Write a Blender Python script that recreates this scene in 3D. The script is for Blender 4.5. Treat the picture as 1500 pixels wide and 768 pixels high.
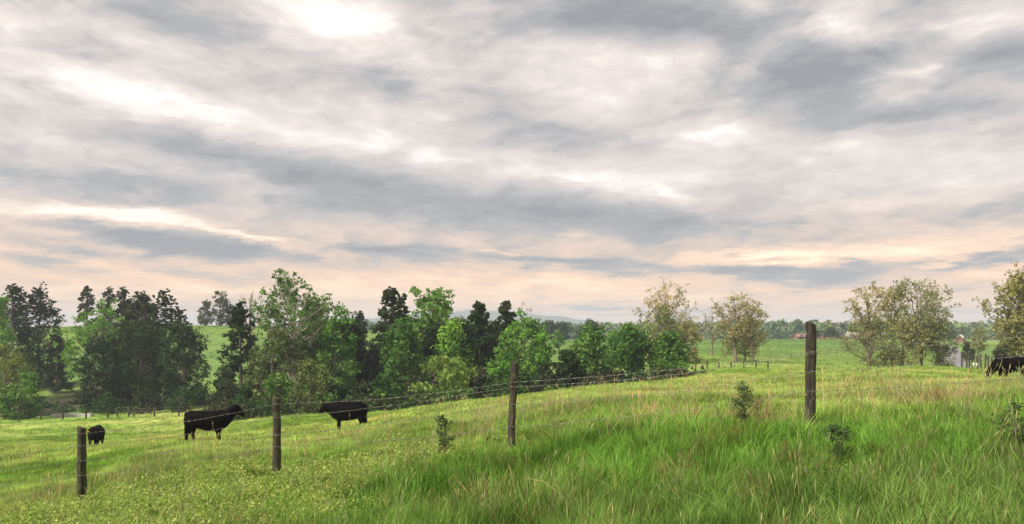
import bpy, math, random
import numpy as np
from mathutils import Vector, Matrix
R = math.radians
for o in list(bpy.data.objects): bpy.data.objects.remove(o)
S = bpy.context.scene
col = S.collection
F = 1300.0      # focal length in pixels of the 1500 pixel wide photograph
HY = 485.0      # row of the horizon

# ------------------------------------------------------------------ camera
cam = bpy.data.cameras.new('camera'); camo = bpy.data.objects.new('camera', cam); col.objects.link(camo)
camo.location = (0, 0, 0); camo.rotation_euler = (R(90), 0, 0)
cam.sensor_width = 36; cam.lens = 36 * F / 1500; cam.shift_y = (HY - 384) / 1500
cam.clip_start = 0.1; cam.clip_end = 9000
S.camera = camo
S.view_settings.view_transform = 'Standard'; S.view_settings.look = 'None'
S.view_settings.exposure = 0.36; S.view_settings.gamma = 1.0

# ------------------------------------------------------------------ sun
SUN_EL, SUN_AZ = R(48), R(-125)     # azimuth from +Y towards +X
sun = bpy.data.lights.new('sun', 'SUN'); so = bpy.data.objects.new('sun', sun); col.objects.link(so)
sun.energy = 5.0; sun.angle = R(11); sun.color = (1.0, 0.93, 0.82)
sd = Vector((math.sin(SUN_AZ) * math.cos(SUN_EL), math.cos(SUN_AZ) * math.cos(SUN_EL), math.sin(SUN_EL)))
so.rotation_euler = sd.to_track_quat('Z', 'Y').to_euler()
so.location = sd * 60

# ------------------------------------------------------------------ node helper
class NT:
    def __init__(s, tree): s.t = tree; s.n = tree.nodes; s.l = tree.links
    def new(s, typ, **kw):
        nd = s.n.new(typ)
        for k, v in kw.items(): setattr(nd, k, v)
        return nd
    def put(s, sock, v):
        if hasattr(v, 'is_output') or isinstance(v, bpy.types.NodeSocket): s.l.new(v, sock)
        else: sock.default_value = v
    def math(s, op, a, b=0.0, c=0.0, clamp=False):
        nd = s.n.new('ShaderNodeMath'); nd.operation = op; nd.use_clamp = clamp
        s.put(nd.inputs[0], a); s.put(nd.inputs[1], b)
        if op == 'MULTIPLY_ADD': s.put(nd.inputs[2], c)
        return nd.outputs[0]
    def noise(s, vec, scale, detail=4, rough=0.55, dist=0.0, lac=2.0):
        nd = s.n.new('ShaderNodeTexNoise'); s.l.new(vec, nd.inputs['Vector'])
        nd.inputs['Scale'].default_value = scale; nd.inputs['Detail'].default_value = detail
        nd.inputs['Roughness'].default_value = rough; nd.inputs['Distortion'].default_value = dist
        nd.inputs['Lacunarity'].default_value = lac
        return nd
    def mapping(s, vec, loc=(0,0,0), rot=(0,0,0), sc=(1,1,1), typ='POINT'):
        nd = s.n.new('ShaderNodeMapping'); nd.vector_type = typ; s.l.new(vec, nd.inputs[0])
        nd.inputs['Location'].default_value = loc; nd.inputs['Rotation'].default_value = rot; nd.inputs['Scale'].default_value = sc
        return nd.outputs[0]
    def ramp(s, fac, stops, interp='LINEAR'):
        nd = s.n.new('ShaderNodeValToRGB'); e = nd.color_ramp; e.interpolation = interp
        while len(e.elements) < len(stops): e.elements.new(0.5)
        for el, (p, c) in zip(e.elements, stops): el.position = p; el.color = (*c, 1)
        s.put(nd.inputs[0], fac); return nd.outputs[0]
    def mix(s, fac, a, b, blend='MIX'):
        nd = s.n.new('ShaderNodeMix'); nd.data_type = 'RGBA'; nd.blend_type = blend
        s.put(nd.inputs[0], fac)
        for i, v in ((6, a), (7, b)):
            if isinstance(v, tuple): v = (*v, 1)
            s.put(nd.inputs[i], v)
        return nd.outputs[2]
    def mapr(s, v, a, b, c=0.0, d=1.0, smooth=True):
        nd = s.n.new('ShaderNodeMapRange'); nd.interpolation_type = 'SMOOTHSTEP' if smooth else 'LINEAR'
        s.put(nd.inputs[0], v)
        for i, x in enumerate((a, b, c, d)): nd.inputs[i + 1].default_value = x
        return nd.outputs[0]

# ------------------------------------------------------------------ sky
W = bpy.data.worlds.new('World'); S.world = W; W.use_nodes = True
w = NT(W.node_tree); w.n.clear()
geo = w.new('ShaderNodeTexCoord').outputs['Generated']
nrm = w.new('ShaderNodeVectorMath', operation='NORMALIZE'); w.l.new(geo, nrm.inputs[0])
sep = w.new('ShaderNodeSeparateXYZ'); w.l.new(nrm.outputs[0], sep.inputs[0])
dx, dy, dz = sep.outputs
zc = w.math('MAXIMUM', dz, 0.0)
den = w.math('ADD', zc, 0.075)
comb = w.new('ShaderNodeCombineXYZ'); w.l.new(w.math('DIVIDE', dx, den), comb.inputs[0]); w.l.new(w.math('DIVIDE', dy, den), comb.inputs[1])
plane = comb.outputs[0]                                  # position on the cloud deck
az = w.math('ARCTAN2', dx, dy); el = w.math('ARCSINE', dz)
cc = w.new('ShaderNodeCombineXYZ'); w.l.new(az, cc.inputs[0]); w.l.new(el, cc.inputs[1])
wrp = w.noise(plane, 1.3, 7, 0.68)
vm = w.new('ShaderNodeVectorMath', operation='SUBTRACT'); w.l.new(wrp.outputs['Color'], vm.inputs[0]); vm.inputs[1].default_value = (0.5, 0.5, 0.5)
vm2 = w.new('ShaderNodeVectorMath', operation='MULTIPLY'); w.l.new(vm.outputs[0], vm2.inputs[0]); vm2.inputs[1].default_value = (0.16, 0.045, 0)
va = w.new('ShaderNodeVectorMath', operation='ADD'); w.l.new(cc.outputs[0], va.inputs[0]); w.l.new(vm2.outputs[0], va.inputs[1])
ang = va.outputs[0]
CLOUDS = [  # px, py, rx, ry, tilt, strength  (bright > 0, dark < 0), the cloud deck's larger masses
 (500,14,190,70,6,.4),(560,30,70,30,0,.25),(25,35,75,60,0,.45),(215,130,220,42,5,.32),(245,58,110,24,12,.25),(120,105,120,30,6,.2),(420,190,280,40,8,.30),(640,228,150,28,12,.3),(560,160,160,24,9,.15),
 (830,258,150,24,8,.3),(200,320,150,17,2,.8),(365,350,85,8,11,.6),(950,92,220,42,0,.25),(940,145,110,26,0,.2),(1060,190,220,38,5,.3),(1225,32,75,42,0,.4),
 (1085,6,60,34,0,.4),(1420,22,160,36,0,.4),(1365,98,85,24,-12,.6),(1340,140,110,20,0,.25),(1000,290,120,18,10,.35),(1140,376,240,20,0,.6),(740,370,75,8,2,.45),
 (1330,365,260,26,0,.3),(700,400,160,18,0,.22),(880,420,300,30,0,.2),(1480,40,80,30,0,.2),(1250,215,200,30,2,.25),(380,420,300,30,0,.15),(60,310,160,18,3,.35),
 (120,268,360,40,7,-.4),(520,262,330,56,8,-.4),(900,322,430,46,5,-.5),(255,356,250,24,6,-.75),(560,364,140,16,2,-.5),(900,20,300,64,0,-.5),(1050,45,150,46,0,-.3),
 (1195,118,170,56,3,-.42),(1300,70,130,46,-14,-.38),(1175,62,80,36,10,-.25),(1240,150,190,30,4,-.2),(1340,166,230,24,-3,-.45),(1450,85,150,44,0,-.35),(300,222,330,36,9,-.3),(110,72,170,34,8,-.25),(1120,400,240,22,3,-.7),(830,384,200,22,3,-.55),
 (890,452,100,12,0,-.5),(230,28,260,30,7,-.25),(50,372,150,16,3,-.3),(230,398,220,14,3,-.25),(1460,377,90,10,-2,-.5),(1370,384,80,8,-2,-.4),(1250,388,70,8,0,-.45),(600,40,90,40,10,-.2),
 (560,130,180,26,5,-.2),(780,190,260,30,7,-.3),(1400,310,230,36,3,-.25),(60,5,160,34,0,-.25),(1390,130,70,22,0,-.3),(350,30,120,30,8,-.25),(450,300,240,24,6,-.3),(1000,425,320,16,0,-.1),
]
acc = None
for (px, py, rx, ry, tl, a) in CLOUDS:
    aa = math.atan((px - 750) / F); ee = math.atan((HY - py) / math.hypot(F, px - 750))
    v = w.mapping(ang, (aa, ee, 0), (0, 0, R(-tl)), (rx * 1.25 / F, ry * 1.3 / F, 1), 'TEXTURE')
    g = w.new('ShaderNodeTexGradient', gradient_type='QUADRATIC_SPHERE'); w.l.new(v, g.inputs[0])
    acc = w.math('MULTIPLY', g.outputs['Fac'], a * 1.25) if acc is None else w.math('MULTIPLY_ADD', g.outputs['Fac'], a * 1.25, acc)
st = w.mapping(plane, (0, 0, 0), (0, 0, R(-42)), (1.0, 0.55, 1), 'POINT')
n1 = w.noise(st, 0.55, 9, 0.56, 0.35).outputs['Fac']
st2 = w.mapping(plane, (7, 3, 0), (0, 0, R(-55)), (1.0, 0.55, 1), 'POINT')
n2 = w.noise(st2, 2.1, 8, 0.6, 0.5).outputs['Fac']
ec = w.mapping(ang, (2, 5, 0), (0, 0, 0), (1.0, 3.6, 1))
n3 = w.noise(ec, 9.0, 9, 0.64, 0.3).outputs['Fac']
ec4 = w.mapping(ang, (1, 3, 0), (0, 0, R(6)), (1.0, 2.2, 1))
n4 = w.noise(ec4, 26.0, 7, 0.62, 0.3).outputs['Fac']
fld = w.math('ADD', w.math('MULTIPLY_ADD', n1, 1.15, -0.575), w.math('MULTIPLY_ADD', n2, 0.9, -0.45))
fld = w.math('ADD', fld, w.math('MULTIPLY_ADD', n3, 0.75, -0.375))
fld = w.math('ADD', fld, w.math('MULTIPLY_ADD', n4, 0.5, -0.25))
n5 = w.noise(plane, 1.7, 8, 0.6, 1.0).outputs['Fac']
fld = w.math('ADD', fld, w.math('MULTIPLY', w.math('ADD', n5, -0.5), w.mapr(el, 0.14, 0.32, 0.0, 1.25)))
fld = w.math('ADD', fld, acc)
fld = w.math('ADD', fld, 0.5)
hi = w.ramp(w.math('MULTIPLY_ADD', fld, 0.72, 0.10), [(0.0, (.26, .265, .28)), (0.22, (.37, .37, .38)), (0.42, (.555, .505, .485)), (0.62, (.73, .655, .61)), (0.86, (.98, .93, .87))])
lo = w.ramp(w.math('MULTIPLY_ADD', fld, 0.72, 0.10), [(0.0, (.27, .275, .30)), (0.2, (.38, .36, .36)), (0.36, (.66, .49, .38)), (0.54, (.90, .60, .41)), (0.80, (1.0, .83, .55))])
hz = w.mapr(el, 0.05, 0.16, 1.0, 0.0)
cloud = w.mix(hz, hi, lo)
cloud = w.mix(w.mapr(el, -0.01, 0.025, 0.5, 0.0), cloud, (.84, .57, .45))
sky = w.new('ShaderNodeTexSky', sky_type='NISHITA'); sky.sun_disc = False
sky.sun_elevation = SUN_EL; sky.sun_rotation = SUN_AZ
c10 = w.new('ShaderNodeVectorMath', operation='SCALE'); w.l.new(cloud, c10.inputs[0]); c10.inputs[3].default_value = 10.0
full = w.mix(0.96, sky.outputs[0], c10.outputs[0])
bg = w.new('ShaderNodeBackground'); w.l.new(full, bg.inputs[0]); bg.inputs[1].default_value = 0.1
out = w.new('ShaderNodeOutputWorld'); w.l.new(bg.outputs[0], out.inputs[0])
W.cycles.sampling_method = 'MANUAL'; W.cycles.sample_map_resolution = 512

# ------------------------------------------------------------------ terrain function
def _hash(ix, iy, seed):
    n = (ix.astype(np.int64) * 374761393 + iy.astype(np.int64) * 668265263 + seed * 1442695041) & 0xffffffff
    n = ((n ^ (n >> 13)) * 1274126177) & 0xffffffff
    return ((n ^ (n >> 16)) & 0xffff) / 65535.0
def vnoise(x, y, seed=0):
    x = np.asarray(x, float); y = np.asarray(y, float)
    ix = np.floor(x); iy = np.floor(y); fx = x - ix; fy = y - iy
    fx = fx * fx * (3 - 2 * fx); fy = fy * fy * (3 - 2 * fy)
    a = _hash(ix, iy, seed); b = _hash(ix + 1, iy, seed); c = _hash(ix, iy + 1, seed); d = _hash(ix + 1, iy + 1, seed)
    return (a * (1 - fx) + b * fx) * (1 - fy) + (c * (1 - fx) + d * fx) * fy
def fbm(x, y, seed=0, octv=4):
    s = 0; a = 0.5; t = 0
    for k in range(octv):
        s = s + a * vnoise(x * 2 ** k, y * 2 ** k, seed + k); t += a; a *= 0.5
    return s / t
YS = np.array([5, 8, 12, 16, 24, 36, 50, 75, 100, 140, 200, 280, 400, 700, 1500, 4500.])
PX = [-900, 0, 119, 300, 405, 520, 650, 750, 900, 1050, 1187, 1350, 1500, 2400]
TZ = np.array([
 #   5     8     12    16    24    36    50    75    100    140    200   280   400   700  1500 4500
 [-2.4, -2.8, -3.6, -4.6, -6.4, -8.5, -10., -11., -11.3, -11.5, -7.5, 0.5, 1.0, -8, -14, -22],
 [-1.9, -2.3, -2.95,-3.5,-4.2, -5.3, -6.7, -9.0, -10.7, -12.0, -8.0, 1.0, 1.0, -8, -14, -22],
 [-1.85,-2.2, -2.75, -3.28,-3.9, -4.95,-6.5, -8.8, -10.5, -12.0, -7.5, 1.2, 1.2, -8, -14, -22],
 [-1.8, -2.1, -2.5, -2.75,-3.3, -4.5, -5.9, -8.2, -10.0, -11.2, -6.6, 1.5, 1.3, -8, -14, -22],
 [-1.75,-2.05,-2.45, -2.62,-3.3, -4.5, -5.5, -7.2,  -9.6, -11.0, -6.2, 1.2, 1.0, -8, -14, -22],
 [-1.7, -1.98,-2.2, -2.35,-3.0, -4.15,-5.15, -7.0,  -9.3, -10.6, -5.9, 0.3, 0.3, -8, -14, -22],
 [-1.65,-1.92,-1.95,-2.1, -2.5, -3.3, -4.2, -6.5,  -8.6,  -9.3, -5.6,-1.5,-1.8, -8, -14, -22],
 [-1.6, -1.88,-1.82,-1.82,-2.3, -2.95,-3.8, -6.0,  -8.0,  -7.8, -5.6,-3.2,-3.8, -8, -14, -22],
 [-1.6, -1.82,-1.45,-1.50,-1.85,-2.4, -3.1, -5.2,  -7.0,  -6.4, -5.0,-3.2,-4.0, -8, -14, -22],
 [-1.6, -1.78,-1.30,-1.40,-1.75,-2.3, -2.9, -3.6,  -4.3,  -5.0, -4.6,-3.1,-3.8, -8, -14, -22],
 [-1.6, -1.72,-1.22,-1.35,-1.70,-2.2, -2.7, -3.6,  -4.3,  -5.4, -4.8,-3.0,-3.8, -8, -14, -22],
 [-1.6, -1.62,-1.15,-1.20,-1.55,-2.0, -2.4, -3.2,  -4.0,  -5.9, -5.5,-4.2,-3.8, -8, -14, -22],
 [-1.55,-1.50,-1.00,-1.12,-1.50,-2.15,-2.9, -3.8,  -4.6,  -6.0, -6.0,-5.0,-4.2, -8, -14, -22],
 [-1.4, -1.2, -0.60,-0.6, -0.9, -1.6, -2.2, -3.0,  -3.8,  -5.0, -5.6,-5.0,-4.2, -8, -14, -22]])
def _herm(xs, tab, x):          # cubic hermite down the first axis of tab, vectorised
    x = np.clip(x, xs[0], xs[-1]); n = len(xs)
    m = np.zeros_like(tab); d = np.diff(tab, axis=0) / np.diff(xs)[:, None]
    h = np.diff(xs)[:, None]
    same = d[1:] * d[:-1] > 0
    w1 = 2 * h[1:] + h[:-1]; w2 = h[1:] + 2 * h[:-1]
    with np.errstate(divide='ignore', invalid='ignore'):
        m[1:-1] = np.where(same, (w1 + w2) / (w1 / d[:-1] + w2 / d[1:]), 0)
    m[0] = d[0]; m[-1] = d[-1]
    i = np.clip(np.searchsorted(xs, x, side='right') - 1, 0, n - 2)
    return i, m, (x - xs[i]) / (xs[i + 1] - xs[i]), (xs[i + 1] - xs[i])
def _ev(i, t, h, y0, y1, m0, m1):
    t2 = t * t; t3 = t2 * t
    return (2*t3 - 3*t2 + 1) * y0 + (t3 - 2*t2 + t) * h * m0 + (-2*t3 + 3*t2) * y1 + (t3 - t2) * h * m1
LY = np.log(YS); _fineY = np.linspace(LY[0], LY[-1], 400); PXa = np.array(PX, float)
_i, _m, _t, _h = _herm(LY, TZ.T, _fineY)
TF = _ev(_i, _t[:, None], _h[:, None], TZ.T[_i], TZ.T[_i + 1], _m[_i], _m[_i + 1])    # 400 x columns
_finePX = np.linspace(PX[0], PX[-1], 500)
_i, _m, _t, _h = _herm(PXa, TF.T.copy(), _finePX)
TFF = _ev(_i, _t[:, None], _h[:, None], TF.T[_i], TF.T[_i + 1], _m[_i], _m[_i + 1])   # 500 x 400
_k = np.exp(-np.linspace(-2, 2, 29) ** 2); _k /= _k.sum()
TFF = np.apply_along_axis(lambda r: np.convolve(np.pad(r, 14, 'edge'), _k, 'valid'), 0, TFF)
POND = (-67.0, 131.0, 2.7, 7.8); POND_Z = -11.9
def zfun(X, Y):
    X = np.asarray(X, float); Y = np.asarray(Y, float)
    Yc = np.maximum(Y, 5.0)
    u = 750 + F * X / Yc
    a = (np.clip(u, PX[0], PX[-1]) - PX[0]) / (PX[-1] - PX[0]) * 499
    b = (np.clip(np.log(Yc), LY[0], LY[-1]) - LY[0]) / (LY[-1] - LY[0]) * 399
    ia = np.clip(a.astype(int), 0, 498); ib = np.clip(b.astype(int), 0, 398); fa = a - ia; fb = b - ib
    z = (TFF[ia, ib] * (1 - fa) + TFF[ia + 1, ib] * fa) * (1 - fb) + (TFF[ia, ib + 1] * (1 - fa) + TFF[ia + 1, ib + 1] * fa) * fb
    amp = np.clip(Yc / 400, 0.03, 0.35)
    z = z + (fbm(X / 3.0, Y / 3.0, 5) - 0.5) * 0.16 + (fbm(X / 22.0, Y / 22.0, 9) - 0.5) * amp * 1.5
    r = np.hypot((X - POND[0]) / POND[2], (Y - POND[1]) / POND[3])
    k = np.clip((2.6 - r) / 1.2, 0, 1); k = k * k * (3 - 2 * k)
    basin = np.minimum(POND_Z - 0.35 + 0.32 * r ** 2, POND_Z + 0.07)
    return z * (1 - k) + basin * k
def zf(x, y): return float(zfun(np.array([x]), np.array([y]))[0])
def wx(px, Y): return (px - 750) / F * Y

# colour of the sward at a place: species differ between the rank verge and the grazed field
def sm(a, b, x): t = np.clip((x - a) / (b - a), 0, 1); return t * t * (3 - 2 * t)
def fence_y(X): return 13.4 - (X) * 0.418
def sward(X, Y):
    X = np.asarray(X, float); Y = np.asarray(Y, float)
    n1 = fbm(X / 1.3, Y / 1.3, 21); n4 = fbm(X / .7, Y / 1.1, 27); n2 = fbm(X / 7.0, Y / 9.0, 33); n3 = fbm(X / 40., Y / 40., 41)
    field = np.array([.30, .41, .10]); yel = np.array([.42, .44, .13]); lush = np.array([.155, .31, .048]); far = np.array([.155, .25, .075]); drk = np.array([.045, .10, .016])
    c = field[None] * np.ones((X.size, 1))
    c = c + (yel - field)[None] * (sm(.5, .72, n2) * .9)[:, None]
    c = c + (np.array([.15, .27, .035]) - c) * (sm(.5, .25, n2) * .85)[:, None]
    c = c * (1 + .5 * (sm(.35, .65, n4) - .5) + .35 * (sm(.35, .65, n1) - .5))[:, None]
    verge = sm(1.6, -2.2, Y - fence_y(X) + (n2 - .5) * 4) * sm(-4.2, -1.2, X + (n1 - .5) * 3)
    c = c + (lush[None] - c) * verge[:, None] * .92
    low = sm(10.2, 8.2, Y + (n1 - .5) * 2) * verge; c = c + (np.array([.15, .22, .06])[None] - c) * (low * .6)[:, None]
    c = c + (drk[None] - c) * (sm(.56, .72, n1) * (.2 + .52 * verge))[:, None]
    c = c + (far[None] - c) * sm(95, 190, Y)[:, None]
    c = c + (np.array([.20, .27, .06])[None] - c) * (sm(.45, .7, n3) * sm(95, 190, Y) * .6)[:, None]
    return c, verge

# ------------------------------------------------------------------ mesh helpers
def link(name, me, parent=None, mats=(), smooth=False):
    o = bpy.data.objects.new(name, me); col.objects.link(o)
    if parent is not None: o.parent = parent
    for m in mats: me.materials.append(m)
    if smooth: me.polygons.foreach_set('use_smooth', [True] * len(me.polygons))
    return o
def mesh_np(name, V, Fc, nper):
    me = bpy.data.meshes.new(name); V = np.asarray(V, np.float32); Fc = np.asarray(Fc, np.int32).ravel()
    nf = len(Fc) // nper
    me.vertices.add(len(V)); me.vertices.foreach_set('co', V.ravel())
    me.loops.add(len(Fc)); me.loops.foreach_set('vertex_index', Fc)
    me.polygons.add(nf); me.polygons.foreach_set('loop_start', np.arange(nf, dtype=np.int32) * nper)
    me.update(calc_edges=True)
    return me
def tag(o, label=None, cat=None, group=None, kind=None):
    if label: o['label'] = label
    if cat: o['category'] = cat
    if group: o['group'] = group
    if kind: o['kind'] = kind
    return o
def empty(name, loc, rz=0.0):
    o = bpy.data.objects.new(name, None); col.objects.link(o); o.location = loc; o.rotation_euler = (0, 0, rz); o.empty_display_size = 0.3
    return o
class Tubes:        # collects tapered tubes as quads
    def __init__(s): s.V = []; s.Fq = []; s.n = 0
    def add(s, pts, rad, sides=5, cap=False):
        P = np.asarray(pts, float); rad = np.broadcast_to(np.asarray(rad, float), (len(P),))
        T = np.gradient(P, axis=0); T /= np.linalg.norm(T, axis=1)[:, None] + 1e-9
        ref = np.array([0, 0, 1.]) if abs(T[0][2]) < .8 else np.array([1., 0, 0])
        A = np.cross(T, ref); A /= np.linalg.norm(A, axis=1)[:, None] + 1e-9; B = np.cross(T, A)
        th = np.arange(sides) / sides * 2 * np.pi
        ring = P[:, None] + rad[:, None, None] * (np.cos(th)[None, :, None] * A[:, None] + np.sin(th)[None, :, None] * B[:, None])
        s.V.append(ring.reshape(-1, 3)); k = len(P)
        i = np.arange(k - 1)[:, None] * sides; j = np.arange(sides)[None]; jn = (j + 1) % sides
        q = np.stack([i + j, i + jn, i + sides + jn, i + sides + j], -1).reshape(-1, 4) + s.n
        s.Fq.append(q); s.n += k * sides
        if cap and sides == 4: s.Fq.append(np.array([[s.n - 1, s.n - 2, s.n - 3, s.n - 4]]))
    def mesh(s, name):
        return mesh_np(name, np.concatenate(s.V), np.concatenate(s.Fq), 4)

# ------------------------------------------------------------------ materials
def mat(name):
    m = bpy.data.materials.new(name); m.use_nodes = True; t = NT(m.node_tree); t.n.clear()
    o = t.new('ShaderNodeOutputMaterial'); return m, t, o
def leaf_mat(name, c, var=0.35, trans=0.3, attr=None, scale=0.55, hueto=None):
    m, t, o = mat(name)
    tc = t.new('ShaderNodeNewGeometry'); pos = tc.outputs['Position']
    base = c
    if attr:
        an = t.new('ShaderNodeAttribute', attribute_type=attr[1], attribute_name=attr[0]); base = an.outputs['Color']
    n = t.noise(pos, scale, 3).outputs['Fac']
    rnd = tc.outputs['Random Per Island']
    br = t.math('ADD', t.math('MULTIPLY_ADD', n, 1.6 * var, 1 - .8 * var), t.math('MULTIPLY_ADD', rnd, var, -var / 2))
    col_ = t.mix(1.0, base, t.ramp(t.math('MULTIPLY', br, 0.5), [(0, (0, 0, 0)), (1, (2, 2, 2))]), 'MULTIPLY')
    if not attr:
        oi_ = t.new('ShaderNodeObjectInfo').outputs['Random']; col_ = t.mix(1.0, col_, t.ramp(oi_, [(0, (.80, .86, .85)), (.5, (1.0, 1.0, 1.0)), (1, (1.28, 1.14, 1.05))]), 'MULTIPLY')
    if hueto: col_ = t.mix(t.mapr(t.noise(pos, scale * .6, 2).outputs['Fac'], .45, .62), col_, hueto)
    d = t.new('ShaderNodeBsdfDiffuse'); tr = t.new('ShaderNodeBsdfTranslucent'); t.l.new(col_, d.inputs[0])
    t.l.new(t.mix(1.0, col_, (1.15, 1.2, .75), 'MULTIPLY'), tr.inputs[0])
    mx = t.new('ShaderNodeMixShader'); mx.inputs[0].default_value = trans; t.l.new(d.outputs[0], mx.inputs[1]); t.l.new(tr.outputs[0], mx.inputs[2])
    t.l.new(mx.outputs[0], o.inputs[0]); return m
def solid_mat(name, c, c2=None, scale=8.0, rough=.8, bump=0.0, stretch=(1, 1, 1), metal=0.0, lo=.4, hi=.62):
    m, t, o = mat(name); p = t.new('ShaderNodeBsdfPrincipled'); t.l.new(p.outputs[0], o.inputs[0])
    tc = t.new('ShaderNodeTexCoord').outputs['Object']; v = t.mapping(tc, (0, 0, 0), (0, 0, 0), stretch)
    n = t.noise(v, scale, 5, .6).outputs['Fac']
    if c2: t.l.new(t.mix(t.mapr(n, lo, hi), c, c2), p.inputs['Base Color'])
    else: p.inputs['Base Color'].default_value = (*c, 1)
    p.inputs['Roughness'].default_value = rough; p.inputs['Metallic'].default_value = metal
    if bump:
        b = t.new('ShaderNodeBump'); b.inputs['Strength'].default_value = bump; b.inputs['Distance'].default_value = .02
        t.l.new(n, b.inputs['Height']); t.l.new(b.outputs[0], p.inputs['Normal'])
    return m
M = {}
M['bark'] = solid_mat('bark', (.10, .085, .065), (.17, .15, .12), 3, .95, .4, (1, 1, .3))
M['pale_bark'] = solid_mat('pale_bark', (.52, .47, .37), (.32, .28, .21), 1.6, .9, .3, (1, 1, .5))
M['twig'] = solid_mat('twig', (.12, .10, .07), (.19, .155, .11), 3, .95)
M['cedar'] = leaf_mat('cedar_foliage', (.022, .046, .016), .8, .12, hueto=(.05, .075, .028))
M['cedar_warm'] = leaf_mat('cedar_foliage_olive', (.045, .065, .026), .8, .12, hueto=(.075, .085, .04))
M['mid'] = leaf_mat('leaf_mid_green', (.075, .165, .035), .7, .3, hueto=(.13, .24, .05))
M['bright'] = leaf_mat('leaf_bright_green', (.17, .34, .055), .6, .35, hueto=(.10, .22, .04))
M['fresh'] = leaf_mat('leaf_fresh_green', (.12, .26, .045), .7, .35, hueto=(.19, .33, .08))
M['lime'] = leaf_mat('leaf_yellow_green', (.19, .27, .065), .45, .35)
M['sage'] = leaf_mat('leaf_sage_green', (.13, .17, .055), .6, .3)
M['oak'] = leaf_mat('oak_leaf', (.24, .24, .085), .6, .3)
M['olive'] = leaf_mat('leaf_olive', (.24, .25, .10), .5, .3)
M['young'] = leaf_mat('leaf_young_brown', (.34, .30, .14), .5, .3)
M['sap'] = leaf_mat('sapling_needles', (.07, .115, .045), .6, .2, None, 9.0)
M['deep'] = leaf_mat('leaf_deep_green', (.035, .075, .022), .5, .2)
M['scrub'] = leaf_mat('leaf_scrub', (.05, .06, .03), .5, .15)
M['grass'] = leaf_mat('grass_blade', (.1, .2, .04), .75, .3, ('gcol', 'INSTANCER'), 2.2)
M['straw'] = leaf_mat('dry_straw', (.52, .42, .21), .5, .2, None, 1.0)
M['rust'] = leaf_mat('dead_weed', (.30, .18, .09), .5, .15)
M['wire'] = solid_mat('barbed_wire', (.30, .29, .28), (.09, .07, .05), 30, .45, 0, (1, 1, 1), .6)

# ------------------------------------------------------------------ ground
rows = np.concatenate([np.linspace(-14, 4, 10), np.exp(np.linspace(math.log(4.4), math.log(4500), 330))])
sg = np.linspace(-1, 1, 361); sg = np.sign(sg) * np.abs(sg) ** 1.35
GX = sg[None] * (16 + 1.5 * np.maximum(rows, 0))[:, None]; GY = np.broadcast_to(rows[:, None], GX.shape)
GZ = zfun(GX.ravel(), GY.ravel())
V = np.stack([GX.ravel(), GY.ravel(), GZ], 1); nr, nc = GX.shape
i = np.arange(nr - 1)[:, None] * nc; j = np.arange(nc - 1)[None]
Fq = np.stack([i + j, i + j + 1, i + nc + j + 1, i + nc + j], -1).reshape(-1, 4)
gm = mesh_np('ground', V, Fq, 4)
gc, vg = sward(V[:, 0], V[:, 1])
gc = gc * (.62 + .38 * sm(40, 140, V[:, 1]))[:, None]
sx = (V[:, 0] + 73) / 9.5; sy = (V[:, 1] - 148) / 28
soil = sm(1.15, .55, np.hypot(sx, sy) + (fbm(V[:, 0] / 3, V[:, 1] / 3, 77) - .5) * .6)
gc = gc + (np.array([.050, .042, .036]) - gc) * (soil * .95)[:, None]
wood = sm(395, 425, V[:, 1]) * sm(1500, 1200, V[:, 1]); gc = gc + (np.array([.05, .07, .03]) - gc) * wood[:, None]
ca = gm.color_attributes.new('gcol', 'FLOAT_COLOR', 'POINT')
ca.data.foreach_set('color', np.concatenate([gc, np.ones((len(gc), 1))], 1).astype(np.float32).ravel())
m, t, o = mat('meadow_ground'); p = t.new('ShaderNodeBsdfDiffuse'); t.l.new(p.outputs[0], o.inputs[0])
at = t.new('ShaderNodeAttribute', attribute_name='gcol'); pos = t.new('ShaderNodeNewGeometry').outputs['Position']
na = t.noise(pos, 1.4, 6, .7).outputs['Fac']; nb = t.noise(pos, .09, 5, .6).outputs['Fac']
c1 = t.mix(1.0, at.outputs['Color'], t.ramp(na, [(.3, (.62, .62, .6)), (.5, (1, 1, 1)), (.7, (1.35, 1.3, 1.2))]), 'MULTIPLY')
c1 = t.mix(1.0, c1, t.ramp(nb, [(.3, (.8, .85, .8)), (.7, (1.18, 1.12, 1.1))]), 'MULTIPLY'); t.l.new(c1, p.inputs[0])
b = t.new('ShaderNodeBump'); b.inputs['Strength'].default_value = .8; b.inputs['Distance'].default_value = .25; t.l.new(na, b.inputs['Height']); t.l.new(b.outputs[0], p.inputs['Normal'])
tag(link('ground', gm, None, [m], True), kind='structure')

# pond in the hollow
k = 28; th = np.arange(k) / k * 2 * np.pi
rr = 1.35 + .15 * np.sin(3 * th + 1) + .1 * np.cos(5 * th)
pv = np.concatenate([[[POND[0], POND[1], POND_Z]], np.stack([POND[0] + rr * POND[2] * np.cos(th), POND[1] + rr * POND[3] * np.sin(th), np.full(k, POND_Z)], 1)])
pm = bpy.data.meshes.new('pond'); pm.from_pydata([tuple(v) for v in pv], [], [(0, 1 + a, 1 + (a + 1) % k) for a in range(k)])
mw, t, o = mat('pond_water'); p = t.new('ShaderNodeBsdfPrincipled'); t.l.new(p.outputs[0], o.inputs[0]); p.inputs['Base Color'].default_value = (.05, .05, .04, 1); p.inputs['Roughness'].default_value = .06
p.inputs['Specular IOR Level'].default_value = 1.0; p.inputs['Metallic'].default_value = 0.0; p.inputs['IOR'].default_value = 1.6
tag(link('pond', pm, None, [mw]), kind='structure')

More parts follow.
